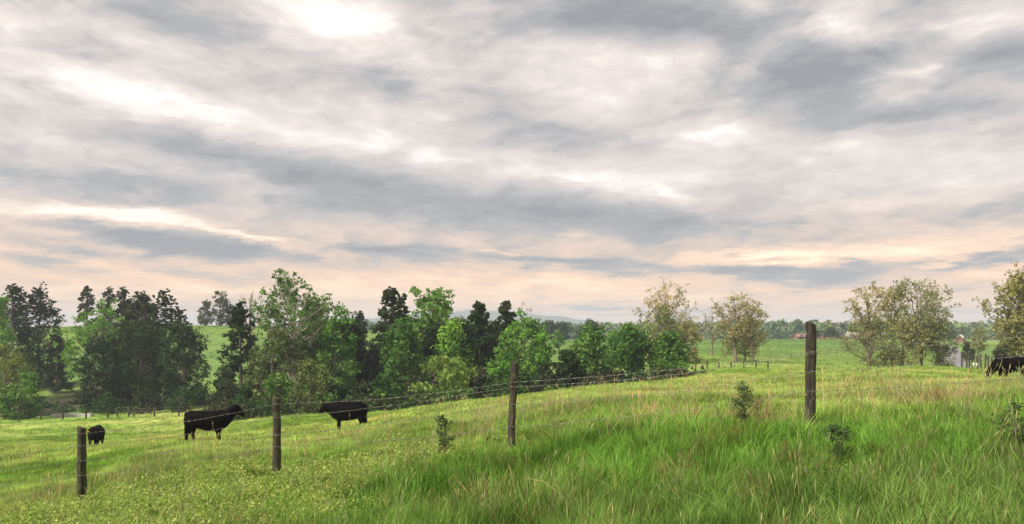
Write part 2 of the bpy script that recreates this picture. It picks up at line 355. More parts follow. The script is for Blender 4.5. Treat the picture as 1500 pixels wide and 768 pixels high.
mconc = None
def make_trough():
    x0_, y0_ = wx(106, 117.5), 117.5; L, Wd, Ht, tk = 5.1, .8, .52, .09; z0_ = zf(x0_, y0_) - .05
    o_, i_, b_ = (L / 2, Wd / 2), (L / 2 - tk, Wd / 2 - tk), .12; v = []
    for (a, b), z in ((o_, 0), (o_, Ht), (i_, Ht), (i_, b_)): v += [(-a, -b, z), (a, -b, z), (a, b, z), (-a, b, z)]
    f = [(3, 2, 1, 0), (12, 13, 14, 15)]
    for l_ in (0, 4, 8):
        for q in range(4): f.append((l_ + q, l_ + (q + 1) % 4, l_ + 4 + (q + 1) % 4, l_ + 4 + q))
    root = empty('water_trough', (x0_, y0_, z0_), R(2)); me = bpy.data.meshes.new('basin'); me.from_pydata(v, [], f)
    link('basin', me, root, [solid_mat('pale_concrete', (.56, .53, .50), (.38, .36, .33), 2.5, .9)])
    wm = bpy.data.meshes.new('water'); wm.from_pydata([(-i_[0], -i_[1], Ht - .1), (i_[0], -i_[1], Ht - .1), (i_[0], i_[1], Ht - .1), (-i_[0], i_[1], Ht - .1)], [], [(0, 1, 2, 3)]); link('water', wm, root, [mw])
    tag(root, 'long pale concrete trough lying at the near edge of the pond', 'trough')
make_trough()
# distant mountain
prof = np.array([(-400, 482), (200, 481), (420, 477), (520, 468), (560, 463), (600, 462), (655, 457), (690, 453), (730, 455), (770, 459), (830, 465), (900, 474), (960, 479), (1010, 482), (1300, 484), (2200, 484)], float)
mx_ = np.linspace(-400, 2200, 260); MY = [2500, 2750, 3000, 3150, 3300, 3600]; MV = []
for q, yy in enumerate(MY):
    fq = [0, .45, .85, 1.0, .8, .2][q]
    top = (HY - np.interp(mx_, prof[:, 0], prof[:, 1])) / F * 3150 + 25 + 6 * (fbm(mx_ / 30, mx_ * 0 + q, 3) - .5)
    MV.append(np.stack([wx(mx_, 3150), np.full(260, float(yy)) + 60 * fbm(mx_ / 60, mx_ * 0 + q * 3, 8), -25 + top * fq + 10 * fq * (fbm(mx_ / 25, mx_ * 0 + q * 7, 12) - .5)], 1))
MV = np.concatenate(MV); i = np.arange(len(MY) - 1)[:, None] * 260; j = np.arange(259)[None]
mm = mesh_np('mountain', MV, np.stack([i + j, i + j + 1, i + 260 + j + 1, i + 260 + j], -1).reshape(-1, 4), 4)
tag(link('mountain', mm, None, [solid_mat('mountain_forest', (.05, .075, .04), (.07, .09, .05), .01, .95)], True), kind='structure')

# gravel lane running up the right-hand valley
ln = [(1396, 118), (1398, 140), (1398, 165), (1396, 190), (1393, 215), (1391, 240), (1392, 270)]
lv = []; lf = []
pts = np.array([(wx(a, b_), b_) for a, b_ in ln]); pts = np.stack([np.interp(np.linspace(0, 6, 40), range(7), pts[:, q]) for q in (0, 1)], 1)
for a, (x, y) in enumerate(pts):
    for s_ in range(5):
        xx = x + (s_ - 2) * 1.25; lv.append((xx, y, zf(xx, y) + .03 + .05 * (s_ % 4 != 0)))
    if a:
        for s_ in range(4): e0 = (a - 1) * 5 + s_; lf.append((e0, e0 + 1, e0 + 6, e0 + 5))
rm = bpy.data.meshes.new('lane'); rm.from_pydata(lv, [], lf)
tag(link('gravel_lane', rm, None, [solid_mat('gravel', (.20, .185, .20), (.15, .14, .145), .8, .95, .3)]), kind='structure')

# ------------------------------------------------------------------ trees
def leaves(centers, radii, per, size, rng, flat=0.75):
    n = len(centers); idx = np.repeat(np.arange(n), per); m_ = len(idx)
    d = rng.normal(size=(m_, 3)); d /= np.linalg.norm(d, axis=1)[:, None]
    r = rng.random(m_) ** .45
    p_ = centers[idx] + d * (radii[idx] * r)[:, None] * np.array([1, 1, flat])
    nn = rng.normal(size=(m_, 3)) + d * .8 + np.array([0, 0, .5]); nn /= np.linalg.norm(nn, axis=1)[:, None]
    a = np.cross(nn, rng.normal(size=(m_, 3))); a /= np.linalg.norm(a, axis=1)[:, None]; b_ = np.cross(nn, a)
    s_ = size * (.45 + 1.25 * rng.random(m_) ** 1.6)[:, None]
    a *= s_; b_ *= s_ * .62
    return np.stack([p_ - a, p_ - b_ * .8, p_ + a, p_ + b_], 1).reshape(-1, 3)
SHAPES = {
 'cone': lambda t: np.clip((1 - t) ** .6 * 1.0 + .04, 0, 1) * (1 if t > .08 else .8),
 'round': lambda t: math.sqrt(max(0.03, 1 - (2 * t - .95) ** 2)),
 'fan': lambda t: .35 + .65 * math.sin(min(1, t * 1.15) * math.pi * .62) if t < .85 else 1.0 * math.sqrt(max(.05, 1 - ((t - .7) / .32) ** 2)),
 'oval': lambda t: math.sin(math.pi * min(.98, .12 + t * .85)) ** .6,
}
def make_tree(name, label, cat, group, px, top, hw, Y, shape, fol, base=.15, limbs=26, subs=4, cr=.9, per=26, leaf=.2, bark='bark', seed=1, lean=0.0, tw=0.0, trunks=1, bare=0.0, h=None, X=None, cover=1.0, tr=None, X_top=0.0):
    rng = np.random.default_rng(seed * 7919 + int(px))
    X = wx(px, Y) if X is None else X; z0 = zf(X, Y)
    H = ((HY - top) / F * Y - z0) if h is None else h
    wr = hw / F * Y; H -= cr * .55; wr = max(wr - cr * .3, wr * .7)
    root = tag(empty(name, (X, Y, z0 - .1)), label, cat, group)
    T = Tubes(); Tr = (H * .018 + .06) if tr is None else tr
    C = []; RR = []
    for q in range(trunks):
        a0 = rng.uniform(0, 6.28); sp = (0 if trunks == 1 else wr * .45)
        tx = np.array([math.cos(a0) * sp + lean * H + X_top, math.sin(a0) * sp * .6, H * (.93 if shape != 'round' else .82)])
        if trunks > 1: tx[2] *= rng.uniform(.85, 1.0)
        ts = np.linspace(0, 1, 9)
        tp = ts[:, None] * np.array([0, 0, 1]) * tx[2] + (ts ** 1.5)[:, None] * np.array([tx[0], tx[1], 0])
        tp[1:, :2] += rng.normal(size=(8, 2)) * H * .008
        T.add(tp, Tr / math.sqrt(trunks) * (1 - ts * .82) * np.where(ts == 0, 1.35, 1), 6)
        for b_ in range(limbs // trunks):
            t = (b_ + rng.random()) / (limbs // trunks); t = base + (1 - base) * t
            env = wr * SHAPES[shape]((t - base) / (1 - base)) * (rng.uniform(.72, 1.08) if shape != 'cone' else rng.uniform(.6, 1.45))
            ph = rng.uniform(0, 6.28)
            st_t = max(.06, t - (.22 if shape in ('fan', 'round', 'oval') else -.01) * rng.uniform(.5, 1.2))
            k_ = min(.999, st_t / .93) * 8; k0 = min(7, int(k_)); s0 = tp[k0] + (tp[k0 + 1] - tp[k0]) * (k_ - k0)
            e = np.array([math.cos(ph) * env + tx[0] * .6 * t, math.sin(ph) * env + tx[1] * .6 * t, t * H + rng.normal() * .02 * H])
            mid = s0 * .5 + e * .5 + np.array([0, 0, (-.05 if shape != 'cone' else .03) * H]) + rng.normal(size=3) * .025 * H
            ss = np.linspace(0, 1, 5)[:, None]; lp = (1 - ss) ** 2 * s0 + 2 * ss * (1 - ss) * mid + ss ** 2 * e
            r0 = Tr * (.42 if shape != 'cone' else .2) * (1 - st_t * .6) / math.sqrt(trunks)
            T.add(lp, np.linspace(r0, r0 * .25, 5), 4)
            ns = max(1, int(subs * rng.uniform(.7, 1.3)))
            for s_ in range(ns):
                f = rng.uniform(.45, 1.0); k2 = f * 3.999; kk = int(k2); q0 = lp[kk] + (lp[kk + 1] - lp[kk]) * (k2 - kk)
                dv = rng.normal(size=3) * np.array([1, 1, .7]) + (e - s0) / (np.linalg.norm(e - s0) + .01) * .9 + np.array([0, 0, .45 if shape != 'cone' else .1])
                dv /= np.linalg.norm(dv); L = wr * rng.uniform(.16, .36) * (1.0 if shape != 'cone' else .7); q1 = q0 + dv * L
                if tw: 
                    T.add(np.array([q0, q0 * .5 + q1 * .5 + rng.normal(size=3) * .05 * L, q1]), np.array([r0 * .32, r0 * .2, r0 * .08]), 3)
                    for z_ in range(int(tw)):
                        g0 = q0 + (q1 - q0) * rng.uniform(.3, 1); d2 = dv + rng.normal(size=3) * .8; d2 /= np.linalg.norm(d2)
                        g1 = g0 + d2 * L * rng.uniform(.4, .8)
                        T.add(np.array([g0, g1]), np.array([r0 * .16, r0 * .06]), 3)
                        if rng.random() > bare: C.append(g1); RR.append(cr * .6)
                if rng.random() > bare * (1.6 if q0[0] < 0 else .7): C.append(q1); RR.append(cr * rng.uniform(.7, 1.25) * (1.15 - .92 * t * t if shape == 'cone' else 1.0))
    if shape == 'cone' and h is None:
        for f in np.linspace(.72, 1.0, 12):
            for _k2 in range(3): C.append(np.array([rng.normal() * .22 * (1.15 - f) * wr + lean * H, rng.normal() * .22 * (1.15 - f) * wr, H * f + rng.normal() * .1])); RR.append(.18 + .9 * (1 - f))
    C = np.array(C); RR = np.array(RR)
    link('trunk', T.mesh('trunk'), root, [M[bark]], True)
    V_ = leaves(C, RR, max(1, int(per * cover)), leaf, rng, .8 if shape != 'cone' else .55)
    me = mesh_np('crown', V_, np.arange(len(V_)), 4)
    link('crown', me, root, [M[fol]])
    return root

A_ = 'trees along the creek'; LT = []
def tr_(*a, **k): return make_tree(*a, **k)
CED = dict(limbs=84, subs=8, cr=.55, per=18, leaf=.155)
RND = dict(limbs=44, subs=8, cr=.62, per=22, leaf=.17)
cedar = 'eastern_cedar'; bl = 'broadleaf_tree'
# left clump
tr_(cedar, 'tall dark cedar at the far left edge, double pointed top', 'tree', A_, 20, 418, 40, 165, 'cone', 'cedar', base=.05, seed=1, **{**CED, 'limbs': 130, 'cr': .75, 'per': 20})
tr_(cedar, 'second dark cedar from the left edge, standing behind the dirt bank', 'tree', A_, 58, 424, 42, 168, 'cone', 'cedar', base=.05, seed=2, **{**CED, 'limbs': 130, 'cr': .75, 'per': 20})
tr_(bl, 'bright green tree cut off by the left edge of the view', 'tree', A_, -8, 430, 28, 150, 'oval', 'fresh', seed=3, **RND)
tr_(cedar, 'dark cedar filling in low between the two leftmost cedars', 'tree', A_, 84, 480, 17, 160, 'cone', 'cedar', base=.04, seed=71, **CED)
tr_(cedar, 'slim dark cedar whose tip rises left of the green creek tree', 'tree', A_, 128, 420, 17, 190, 'cone', 'cedar_warm', base=.3, seed=4, **CED)
tr_(cedar, 'dark cedar rising just behind the green creek tree', 'tree', A_, 160, 423, 24, 185, 'cone', 'cedar_warm', base=.25, seed=5, **CED)
tr_(cedar, 'narrow dark cedar tip right of the green creek tree top', 'tree', A_, 182, 421, 18, 188, 'cone', 'cedar', base=.25, seed=6, **CED)
tr_(bl, 'mid green spreading tree with a long limb reaching left', 'tree', A_, 150, 446, 58, 138, 'round', 'fresh', base=.3, seed=7, **{**RND, 'limbs': 40})
tr_(cedar, 'dark cedar low in front of the spreading green tree', 'tree', A_, 150, 496, 36, 128, 'oval', 'cedar', base=.12, seed=8, **{**CED, 'limbs': 80})
tr_(cedar, 'grey green cedar with a loose pointed top, left clump', 'tree', A_, 207, 428, 36, 140, 'oval', 'cedar_warm', base=.1, seed=9, tw=2, **{**CED, 'limbs': 80})
tr_(cedar, 'broad dark cedar with a tapering top, right of the left clump', 'tree', A_, 243, 431, 48, 136, 'cone', 'cedar', base=.08, seed=10, **{**CED, 'limbs': 112})
tr_(cedar, 'rounded dark cedar on the right flank of the left clump', 'tree', A_, 270, 474, 36, 126, 'oval', 'cedar', base=.1, seed=11, **{**CED, 'limbs': 89})
tr_(cedar, 'dark cedar at the heart of the left clump above the pasture fence', 'tree', A_, 205, 470, 42, 130, 'oval', 'cedar', base=.1, seed=12, **{**CED, 'limbs': 89})
tr_('willow_bush', 'olive green bushy willow at the lower left edge by the pond', 'bush', 'bushes along the creek', 8, 510, 44, 118, 'oval', 'sage', base=.05, seed=13, **{**RND, 'limbs': 34})
tr_('willow_bush', 'fresh green low willow in front of the olive one by the pond', 'bush', 'bushes along the creek', 30, 548, 30, 114, 'oval', 'mid', base=.02, seed=14, **{**RND, 'limbs': 26})
# hilltop
for q, (px, tp_, hw) in enumerate([(300, 440, 13), (322, 424, 15), (341, 446, 11)]):
    tr_(cedar, ['left tree of the three dark ones on the hill crest', 'tallest middle tree of the three dark ones on the hill crest', 'right small tree of the three dark ones on the hill crest'][q], 'tree', 'trees on the hill crest', px, tp_, hw, 290, 'oval', 'cedar_warm', base=.12, limbs=34, subs=4, cr=.9, per=14, leaf=.3, seed=20 + q)
# central clump
tr_(cedar, 'dark cedar at the left end of the central clump', 'tree', A_, 352, 442, 34, 112, 'cone', 'cedar', base=.06, seed=30, **{**CED, 'limbs': 89})
tr_('bare_tree', 'thin nearly bare tree whose twigs show above the left cedar', 'tree', A_, 366, 414, 22, 116, 'fan', 'young', base=.45, limbs=22, subs=4, tw=4, cr=.35, per=3, leaf=.12, bark='twig', seed=31, bare=.5)
tr_('sycamore_tree', 'tallest tree of the view, pale trunk, half leafed crown with bare twigs at its left', 'tree', A_, 432, 400, 58, 104, 'fan', 'mid', base=.42, limbs=56, subs=6, tw=3, cr=.7, per=9, leaf=.19, bark='pale_bark', seed=32, bare=.42, tr=.42)
tr_(bl, 'fresh green leafy tree behind the pale sycamore trunk', 'tree', A_, 455, 432, 36, 112, 'oval', 'mid', base=.2, seed=33, **RND)
tr_(bl, 'olive brown loosely leafed tree under the sycamore crown', 'tree', A_, 398, 478, 38, 100, 'oval', 'sage', base=.1, limbs=34, subs=5, tw=1, cr=.7, per=14, leaf=.17, seed=34)
tr_(bl, 'bright green rounded tree right of the tall sycamore', 'tree', A_, 492, 454, 32, 104, 'oval', 'fresh', base=.2, seed=35, **RND)
tr_(cedar, 'dark cedar standing right of the bright rounded tree', 'tree', A_, 514, 462, 26, 108, 'oval', 'cedar', base=.08, seed=36, **{**CED, 'limbs': 80})
tr_(cedar, 'lone dark cedar tip above the gap in the tree line', 'tree', A_, 527, 454, 13, 180, 'cone', 'cedar', base=.1, seed=37, **CED)
tr_(cedar, 'tall dark cedar just right of the gap in the tree line', 'tree', A_, 576, 421, 37, 108, 'cone', 'cedar', base=.06, seed=38, **{**CED, 'limbs': 102})
tr_(bl, 'round topped yellow green tree with branches showing against the sky', 'tree', A_, 634, 419, 36, 108, 'oval', 'fresh', base=.5, limbs=40, subs=5, tw=2, cr=.65, per=12, leaf=.2, seed=39, bare=.15)
tr_(bl, 'mid green leafy tree in front of the tall cedar', 'tree', A_, 592, 466, 34, 96, 'oval', 'mid', base=.15, seed=40, **RND)
tr_(cedar, 'dark cedar under the round topped tree', 'tree', A_, 636, 474, 32, 104, 'oval', 'cedar', base=.08, seed=41, **{**CED, 'limbs': 80})
tr_(bl, 'bright green small crowned tree between two dark cedars', 'tree', A_, 664, 462, 26, 102, 'oval', 'bright', base=.2, seed=42, **RND)
tr_(cedar, 'dark cedar with a feathery top left of the blue mountain', 'tree', A_, 702, 442, 36, 104, 'cone', 'cedar', base=.06, seed=43, **{**CED, 'limbs': 102})
tr_(cedar, 'dark cedar with a ragged top in front of the blue mountain', 'tree', A_, 741, 438, 24, 108, 'cone', 'cedar_warm', base=.1, seed=44, **{**CED, 'limbs': 80})
tr_('bare_tree', 'bare twigged treetop leaning out right of the ragged cedar', 'tree', A_, 764, 444, 20, 110, 'fan', 'young', base=.5, limbs=16, subs=3, tw=3, cr=.3, per=2, leaf=.12, bark='twig', seed=45, bare=.6)
tr_(bl, 'brightest lime green tree behind the middle fence post', 'tree', A_, 768, 462, 42, 98, 'round', 'bright', base=.25, seed=46, **{**RND, 'limbs': 36})
tr_('willow_bush', 'yellow green arching bush at the foot of the central clump', 'bush', 'bushes along the creek', 655, 524, 44, 84, 'oval', 'lime', base=.02, seed=47, **{**RND, 'limbs': 30, 'per': 18})
tr_('willow_bush', 'bright green small bush beside the middle fence post', 'bush', 'bushes along the creek', 730, 518, 20, 86, 'oval', 'bright', base=.02, seed=48, limbs=20, subs=5, cr=.6, per=20, leaf=.15)
tr_('willow_bush', 'pale olive bush under the sycamore behind the second fence post', 'bush', 'bushes along the creek', 455, 528, 32, 88, 'oval', 'sage', base=.02, seed=49, limbs=26, subs=5, cr=.7, per=20, leaf=.16)
tr_('willow_bush', 'green bush low to the left of the pale olive one', 'bush', 'bushes along the creek', 412, 540, 26, 90, 'oval', 'mid', base=.02, seed=50, limbs=22, subs=5, cr=.7, per=20, leaf=.16)
tr_(cedar, 'squat dark cedar bush left of the three round green trees', 'bush', 'bushes along the creek', 832, 511, 27, 82, 'cone', 'cedar', base=.03, seed=51, **{**CED, 'leaf': .13, 'cr': .4})
tr_(bl, 'leftmost of the three round green trees below the field', 'tree', A_, 866, 475, 29, 98, 'round', 'mid', base=.25, seed=52, **RND)
tr_(bl, 'middle one of the three round green trees, its forked trunk showing', 'tree', A_, 923, 474, 27, 98, 'round', 'mid', base=.42, seed=53, **RND)
tr_(bl, 'rightmost of the three round green trees below the field', 'tree', A_, 978, 487, 27, 98, 'round', 'mid', base=.22, seed=54, **RND)
tr_(bl, 'pale green tree low behind the three round ones', 'tree', A_, 897, 486, 14, 150, 'oval', 'fresh', base=.1, seed=55, **RND)
tr_('sparse_tree', 'tall brownish sparse tree behind the rightmost round green tree', 'tree', A_, 978, 417, 44, 150, 'round', 'young', base=.3, limbs=44, subs=6, tw=3, cr=.6, per=5, leaf=0.156, bark='twig', seed=56, bare=.1)
tr_('sparse_tree', 'green lower tree in front of the tall brownish sparse one', 'tree', A_, 965, 450, 36, 140, 'oval', 'sage', base=.15, seed=57, **{**RND, 'per': 11})
tr_('sparse_tree', 'thin olive tree at the right foot of the tall brownish one', 'tree', A_, 1008, 470, 20, 142, 'oval', 'olive', base=.1, seed=58, limbs=30, subs=5, tw=1, cr=.7, per=10, leaf=.18)
for q, (px, tp_, hw, Y, f, lb) in enumerate([(470, 470, 30, 116, 'cedar', 'dark cedar filling in behind the bright rounded tree'), (548, 505, 20, 112, 'cedar_warm', 'low dark cedar in the gap of the tree line'), (606, 470, 26, 116, 'cedar', 'dark cedar between the tall cedar and the round topped tree'),
        (678, 466, 28, 112, 'cedar', 'dark cedar filling in left of the feathery topped one'), (722, 470, 28, 114, 'cedar', 'dark cedar filling in between the two feathery and ragged ones'), (405, 490, 30, 114, 'cedar', 'dark cedar low behind the olive brown tree'), (332, 545, 16, 114, 'cedar', 'low dark cedar at the very left of the central clump'), (790, 500, 20, 108, 'cedar_warm', 'low dark cedar right of the lime green tree')]):
    tr_(cedar, lb, 'tree', A_, px, tp_, hw, Y, 'oval', f, base=.05, seed=130 + q, **{**CED, 'limbs': 80})
# field trees
tr_('sparse_tree', 'small bare tree left of the two fan crowned trees in the field', 'tree', 'sparse trees in the far field', 1043, 450, 17, 175, 'fan', 'young', base=.4, limbs=20, subs=4, tw=3, cr=.5, per=2, leaf=0.131, bark='twig', seed=60, bare=.3)
tr_('sparse_tree', 'fan crowned brownish tree with one dark trunk in the far field', 'tree', 'sparse trees in the far field', 1077, 432, 34, 142, 'fan', 'young', base=.42, limbs=40, subs=5, tw=3, cr=.6, per=5, leaf=0.148, bark='twig', seed=61, bare=.1, tr=.3)
tr_('sparse_tree', 'twin stemmed brownish tree right of the fan crowned one', 'tree', 'sparse trees in the far field', 1103, 440, 26, 142, 'fan', 'young', base=.35, limbs=32, subs=5, tw=3, cr=.55, per=5, leaf=0.148, bark='twig', seed=62, bare=.15, trunks=2, tr=.26)
tr_('sparse_tree', 'olive low brush tree beneath the twin stemmed one', 'tree', 'sparse trees in the far field', 1092, 478, 38, 146, 'oval', 'olive', base=.25, limbs=34, subs=5, tw=2, cr=.7, per=8, leaf=0.139, bark='twig', seed=63)
tr_('sparse_tree', 'round topped sparse tree, left of the three beside the tall fence post', 'tree', 'sparse trees right of the tall post', 1272, 419, 32, 118, 'fan', 'young', base=.35, limbs=44, subs=5, tw=3, cr=.5, per=6, leaf=0.123, bark='twig', seed=64, tr=.24)
tr_('sparse_tree', 'slender round topped sparse tree between its two wider neighbours', 'tree', 'sparse trees right of the tall post', 1306, 414, 17, 122, 'fan', 'young', base=.5, limbs=26, subs=4, tw=3, cr=.45, per=6, leaf=0.123, bark='twig', seed=65, tr=.2)
tr_('sparse_tree', 'tallest sparse tree right of the tall post, spiky olive crown', 'tree', 'sparse trees right of the tall post', 1350, 405, 46, 118, 'fan', 'olive', base=.3, limbs=64, subs=5, tw=3, cr=.6, per=7, leaf=0.131, bark='twig', seed=66, trunks=3, tr=.3)
tr_('sparse_tree', 'olive thicket tree low at the foot of the round topped one', 'tree', 'sparse trees right of the tall post', 1275, 466, 40, 116, 'oval', 'olive', base=.1, limbs=36, subs=5, tw=2, cr=.7, per=8, leaf=0.123, bark='twig', seed=67)
tr_('sparse_tree', 'olive thicket tree low between the sparse trees', 'tree', 'sparse trees right of the tall post', 1322, 458, 34, 116, 'oval', 'olive', base=.1, limbs=36, subs=5, tw=2, cr=.7, per=8, leaf=0.123, bark='twig', seed=68)
tr_('sparse_tree', 'olive thicket tree at the right end beside the gravel lane', 'tree', 'sparse trees right of the tall post', 1376, 462, 26, 118, 'oval', 'olive', base=.08, limbs=32, subs=5, tw=2, cr=.65, per=8, leaf=0.123, bark='twig', seed=69)
tr_('oak_tree', 'large yellow green oak cut off by the right edge', 'tree', None, 1513, 392, 60, 95, 'round', 'oak', base=.26, limbs=64, subs=6, tw=2, cr=.7, per=12, leaf=.16, bark='bark', seed=70, tr=.45, bare=.1)
tr_('small_tree', 'small thin stemmed tree standing behind the short dark fence', 'tree', None, 1433, 478, 14, 150, 'round', 'olive', base=.5, limbs=18, subs=4, tw=1, cr=.6, per=10, leaf=.16, bark='bark', seed=72)
tr_('small_tree', 'little green tree on the pasture between the lime tree and the squat cedar', 'tree', None, 819, 482, 11, 200, 'round', 'mid', base=.4, limbs=18, subs=4, cr=.7, per=14, leaf=.22, seed=73)
for q, (px, tp_, hw, Y, lb) in enumerate([(803, 470, 14, 330, 'left dark conifer on the far pasture edge beside the mountain foot'), (822, 471, 13, 345, 'right dark conifer on the far pasture edge beside the mountain foot'), (866, 468, 14, 330, 'grey green treetop above the leftmost round tree'),
        (1218, 481, 11, 395, 'dark round evergreen on the far rise by the white sheds'), (1193, 483, 7, 392, 'small dark evergreen on the far rise half hidden by the tall post')]):
    tr_('evergreen_tree', lb, 'tree', 'far evergreens', px, tp_, hw, Y, 'oval', 'cedar', base=.03, limbs=36, subs=5, cr=1.0, per=14, leaf=.38, seed=80 + q)

# dark bushes at the creek, one thing each
BU = [(330, 560, 26, 96, 'scrub'), (362, 566, 22, 92, 'deep'), (495, 560, 24, 90, 'deep'), (530, 556, 22, 88, 'scrub'), (560, 548, 22, 88, 'deep'), (612, 548, 20, 86, 'scrub'), (700, 535, 22, 84, 'scrub'), (760, 540, 24, 84, 'deep'), (795, 530, 18, 82, 'scrub'),
      (868, 544, 20, 80, 'scrub'), (900, 539, 20, 78, 'scrub'), (930, 541, 18, 76, 'deep'), (992, 542, 20, 74, 'scrub'), (960, 539, 14, 78, 'olive'), (215, 570, 28, 120, 'scrub'), (160, 575, 24, 124, 'deep'), (262, 568, 26, 118, 'deep'), (1487, 484, 22, 105, 'scrub'), (1470, 500, 14, 120, 'scrub'), (1418, 500, 8, 170, 'scrub')]
BL = ['leftmost dark scrub bush of the central clump', 'second dark green bush under the left cedar of the clump', 'deep green bush behind the second cow', 'grey scrub bush just right of the bull', 'deep green bush below the gap in the tree line', 'low scrub bush at the foot of the mid green leafy tree',
      'scrub bush right of the yellow arching bush', 'deep green bush just right of the middle fence post', 'scrub bush left of the squat cedar bush', 'scrub bush right of the squat cedar bush', 'brown scrub bush below the forked round tree', 'deep green bush below the forked round tree',
      'dark scrub bush at the right end of the hedge line', 'pale olive bush in the gap of the hedge line', 'scrub bush under the left clump beside the pasture fence', 'deep green bush under the left clump near the pond', 'deep green bush at the right foot of the left clump', 'dark bush under the oak at the right edge', 'lower dark bush left of the oak trunk', 'brown scrub bush beside the gravel lane']
for q, (px, tp_, hw, Y, f) in enumerate(BU):
    tr_('scrub_bush', BL[q], 'bush', 'scrub bushes along the creek', px, tp_, hw, Y, 'oval', f, base=.02, limbs=22, subs=5, cr=.65, per=16, leaf=.16, seed=100 + q, bark='twig')

# undergrowth mass along the creek bed
rng = np.random.default_rng(4)
def mass(name, label, pts, H, leafn, size, mats, seed=0, flat=.8):
    rg = np.random.default_rng(seed); Vs = []; idx = []
    for (x, y, h, wd) in pts:
        c = np.stack([x + rg.normal(size=10) * wd * .45, y + rg.normal(size=10) * wd * .45, zf(x, y) + h * rg.uniform(.05, .85, 10)], 1)
        v = leaves(c, wd * .45 * rg.uniform(.6, 1.2, 10), leafn, size, rg, flat); Vs.append(v); idx.append(np.full(len(v) // 4, rg.integers(len(mats))))
    Vs = np.concatenate(Vs); me = mesh_np(name, Vs, np.arange(len(Vs)), 4); o = link(name, me, None, [M[k_] for k_ in mats])
    me.polygons.foreach_set('material_index', np.concatenate(idx).astype(np.int32)); tag(o, label, 'vegetation', None, 'stuff'); return o
P_ = []
for q in range(260):
    px = rng.uniform(320, 800); Y = rng.uniform(80, 112); P_.append((wx(px, Y), Y, rng.uniform(.8, 2.6), rng.uniform(1.2, 2.4)))
for q in range(30):
    px = rng.uniform(800, 1005); Y = rng.uniform(76, 90); P_.append((wx(px, Y), Y, rng.uniform(.5, 1.6), rng.uniform(1, 1.8)))
for q in range(60):
    px = rng.uniform(-40, 310); Y = rng.uniform(122, 150)
    if 40 < px < 125 and Y < 150: continue
    P_.append((wx(px, Y), Y, rng.uniform(.6, 2.0), rng.uniform(1, 2.4)))
for q in range(14):
    px = rng.uniform(45, 115); Y = rng.uniform(131, 150); P_.append((wx(px, Y), Y, rng.uniform(.3, .9), rng.uniform(1, 1.6)))
mass('undergrowth', 'dark tangled undergrowth beneath the creek trees', P_, 0, 20, .17, ['scrub', 'deep', 'scrub', 'mid', 'deep'], 5)

# far wood, one mass
P_ = []
for q in range(460):
    Y = rng.uniform(425, 640); px = rng.uniform(520, 1720)
    P_.append((wx(px, Y), Y, 0, 0))
def far_wood(pts):
    rg = np.random.default_rng(9); Vs = []; cols = []
    pal = [(.14, .23, .11), (.18, .29, .12), (.11, .17, .10), (.22, .30, .12), (.14, .20, .11), (.22, .21, .12)]
    for (x, y, _, _) in pts:
        z = zf(x, y); tpy = 473 + 2.5 * math.sin(x / 31) + rg.normal() * 1.6
        h = (HY - tpy) / F * y - z; h = min(max(h, 7), 19); wd = rg.uniform(3.5, 7); n = 34
        t = rg.random(n); a = rg.uniform(0, 6.28, n); rad = wd * np.sqrt(np.clip(1 - (2 * t - .9) ** 2, .05, 1)) * rg.uniform(.3, 1, n)
        c = np.stack([x + np.cos(a) * rad, y + np.sin(a) * rad, z + h * (.08 + .88 * t)], 1)
        v = leaves(c, np.full(n, 1.5), 8, .75, rg, .7); Vs.append(v)
        cc_ = np.array(pal[rg.integers(len(pal))]) * rg.uniform(.8, 1.2); cols.append(np.repeat(cc_[None], len(v), 0))
    Vs = np.concatenate(Vs); cols = np.concatenate(cols)
    me = mesh_np('wood', Vs, np.arange(len(Vs)), 4); at_ = me.color_attributes.new('gcol', 'FLOAT_COLOR', 'POINT')
    at_.data.foreach_set('color', np.concatenate([cols, np.ones((len(cols), 1))], 1).astype(np.float32).ravel())
    o = link('distant_wood', me, None, [leaf_mat('distant_foliage', (.1, .1, .1), .35, .25, ('gcol', 'GEOMETRY'), .1)])
    tag(o, 'hazy wood of mixed green trees closing the far side of the fields', 'wood', None, 'stuff')
far_wood(P_)

# ------------------------------------------------------------------ grass and other ground plants (instanced, uncountable)
def blade_mesh(n, h, spread, wdt, bend, seed, mname, hvar=.4, seg=3):
    rg = np.random.default_rng(seed); V_ = []; Q = []
    for q in range(n):
        a = rg.uniform(0, 6.28); r_ = spread * math.sqrt(rg.random()); x, y = r_ * math.cos(a), r_ * math.sin(a)
        hh = h * rg.uniform(1 - hvar, 1 + hvar * .6); th_ = rg.uniform(0, 6.28); bd = bend * hh * rg.uniform(.2, 1.3); ww = wdt * rg.uniform(.7, 1.3)
        dxx, dyy = math.cos(th_), math.sin(th_); px_, py_ = -dyy * ww / 2, dxx * ww / 2
        b0 = len(V_)
        for s_ in range(seg):
            f = s_ / seg; o_ = bd * f * f; k_ = 1 - .45 * f
            for sg_ in (-1, 1): V_.append((x + dxx * o_ + px_ * sg_ * k_, y + dyy * o_ + py_ * sg_ * k_, hh * (f - .12 * bend * f * f)))
            if s_: e = b0 + s_ * 2; Q.append((e - 2, e - 1, e + 1, e))
        V_.append((x + dxx * bd, y + dyy * bd, hh * (1 - .12 * bend))); e = b0 + seg * 2; Q.append((e - 2, e - 1, e))
    me = bpy.data.meshes.new('tuft'); me.from_pydata(V_, [], Q); me.materials.append(M[mname]); return me
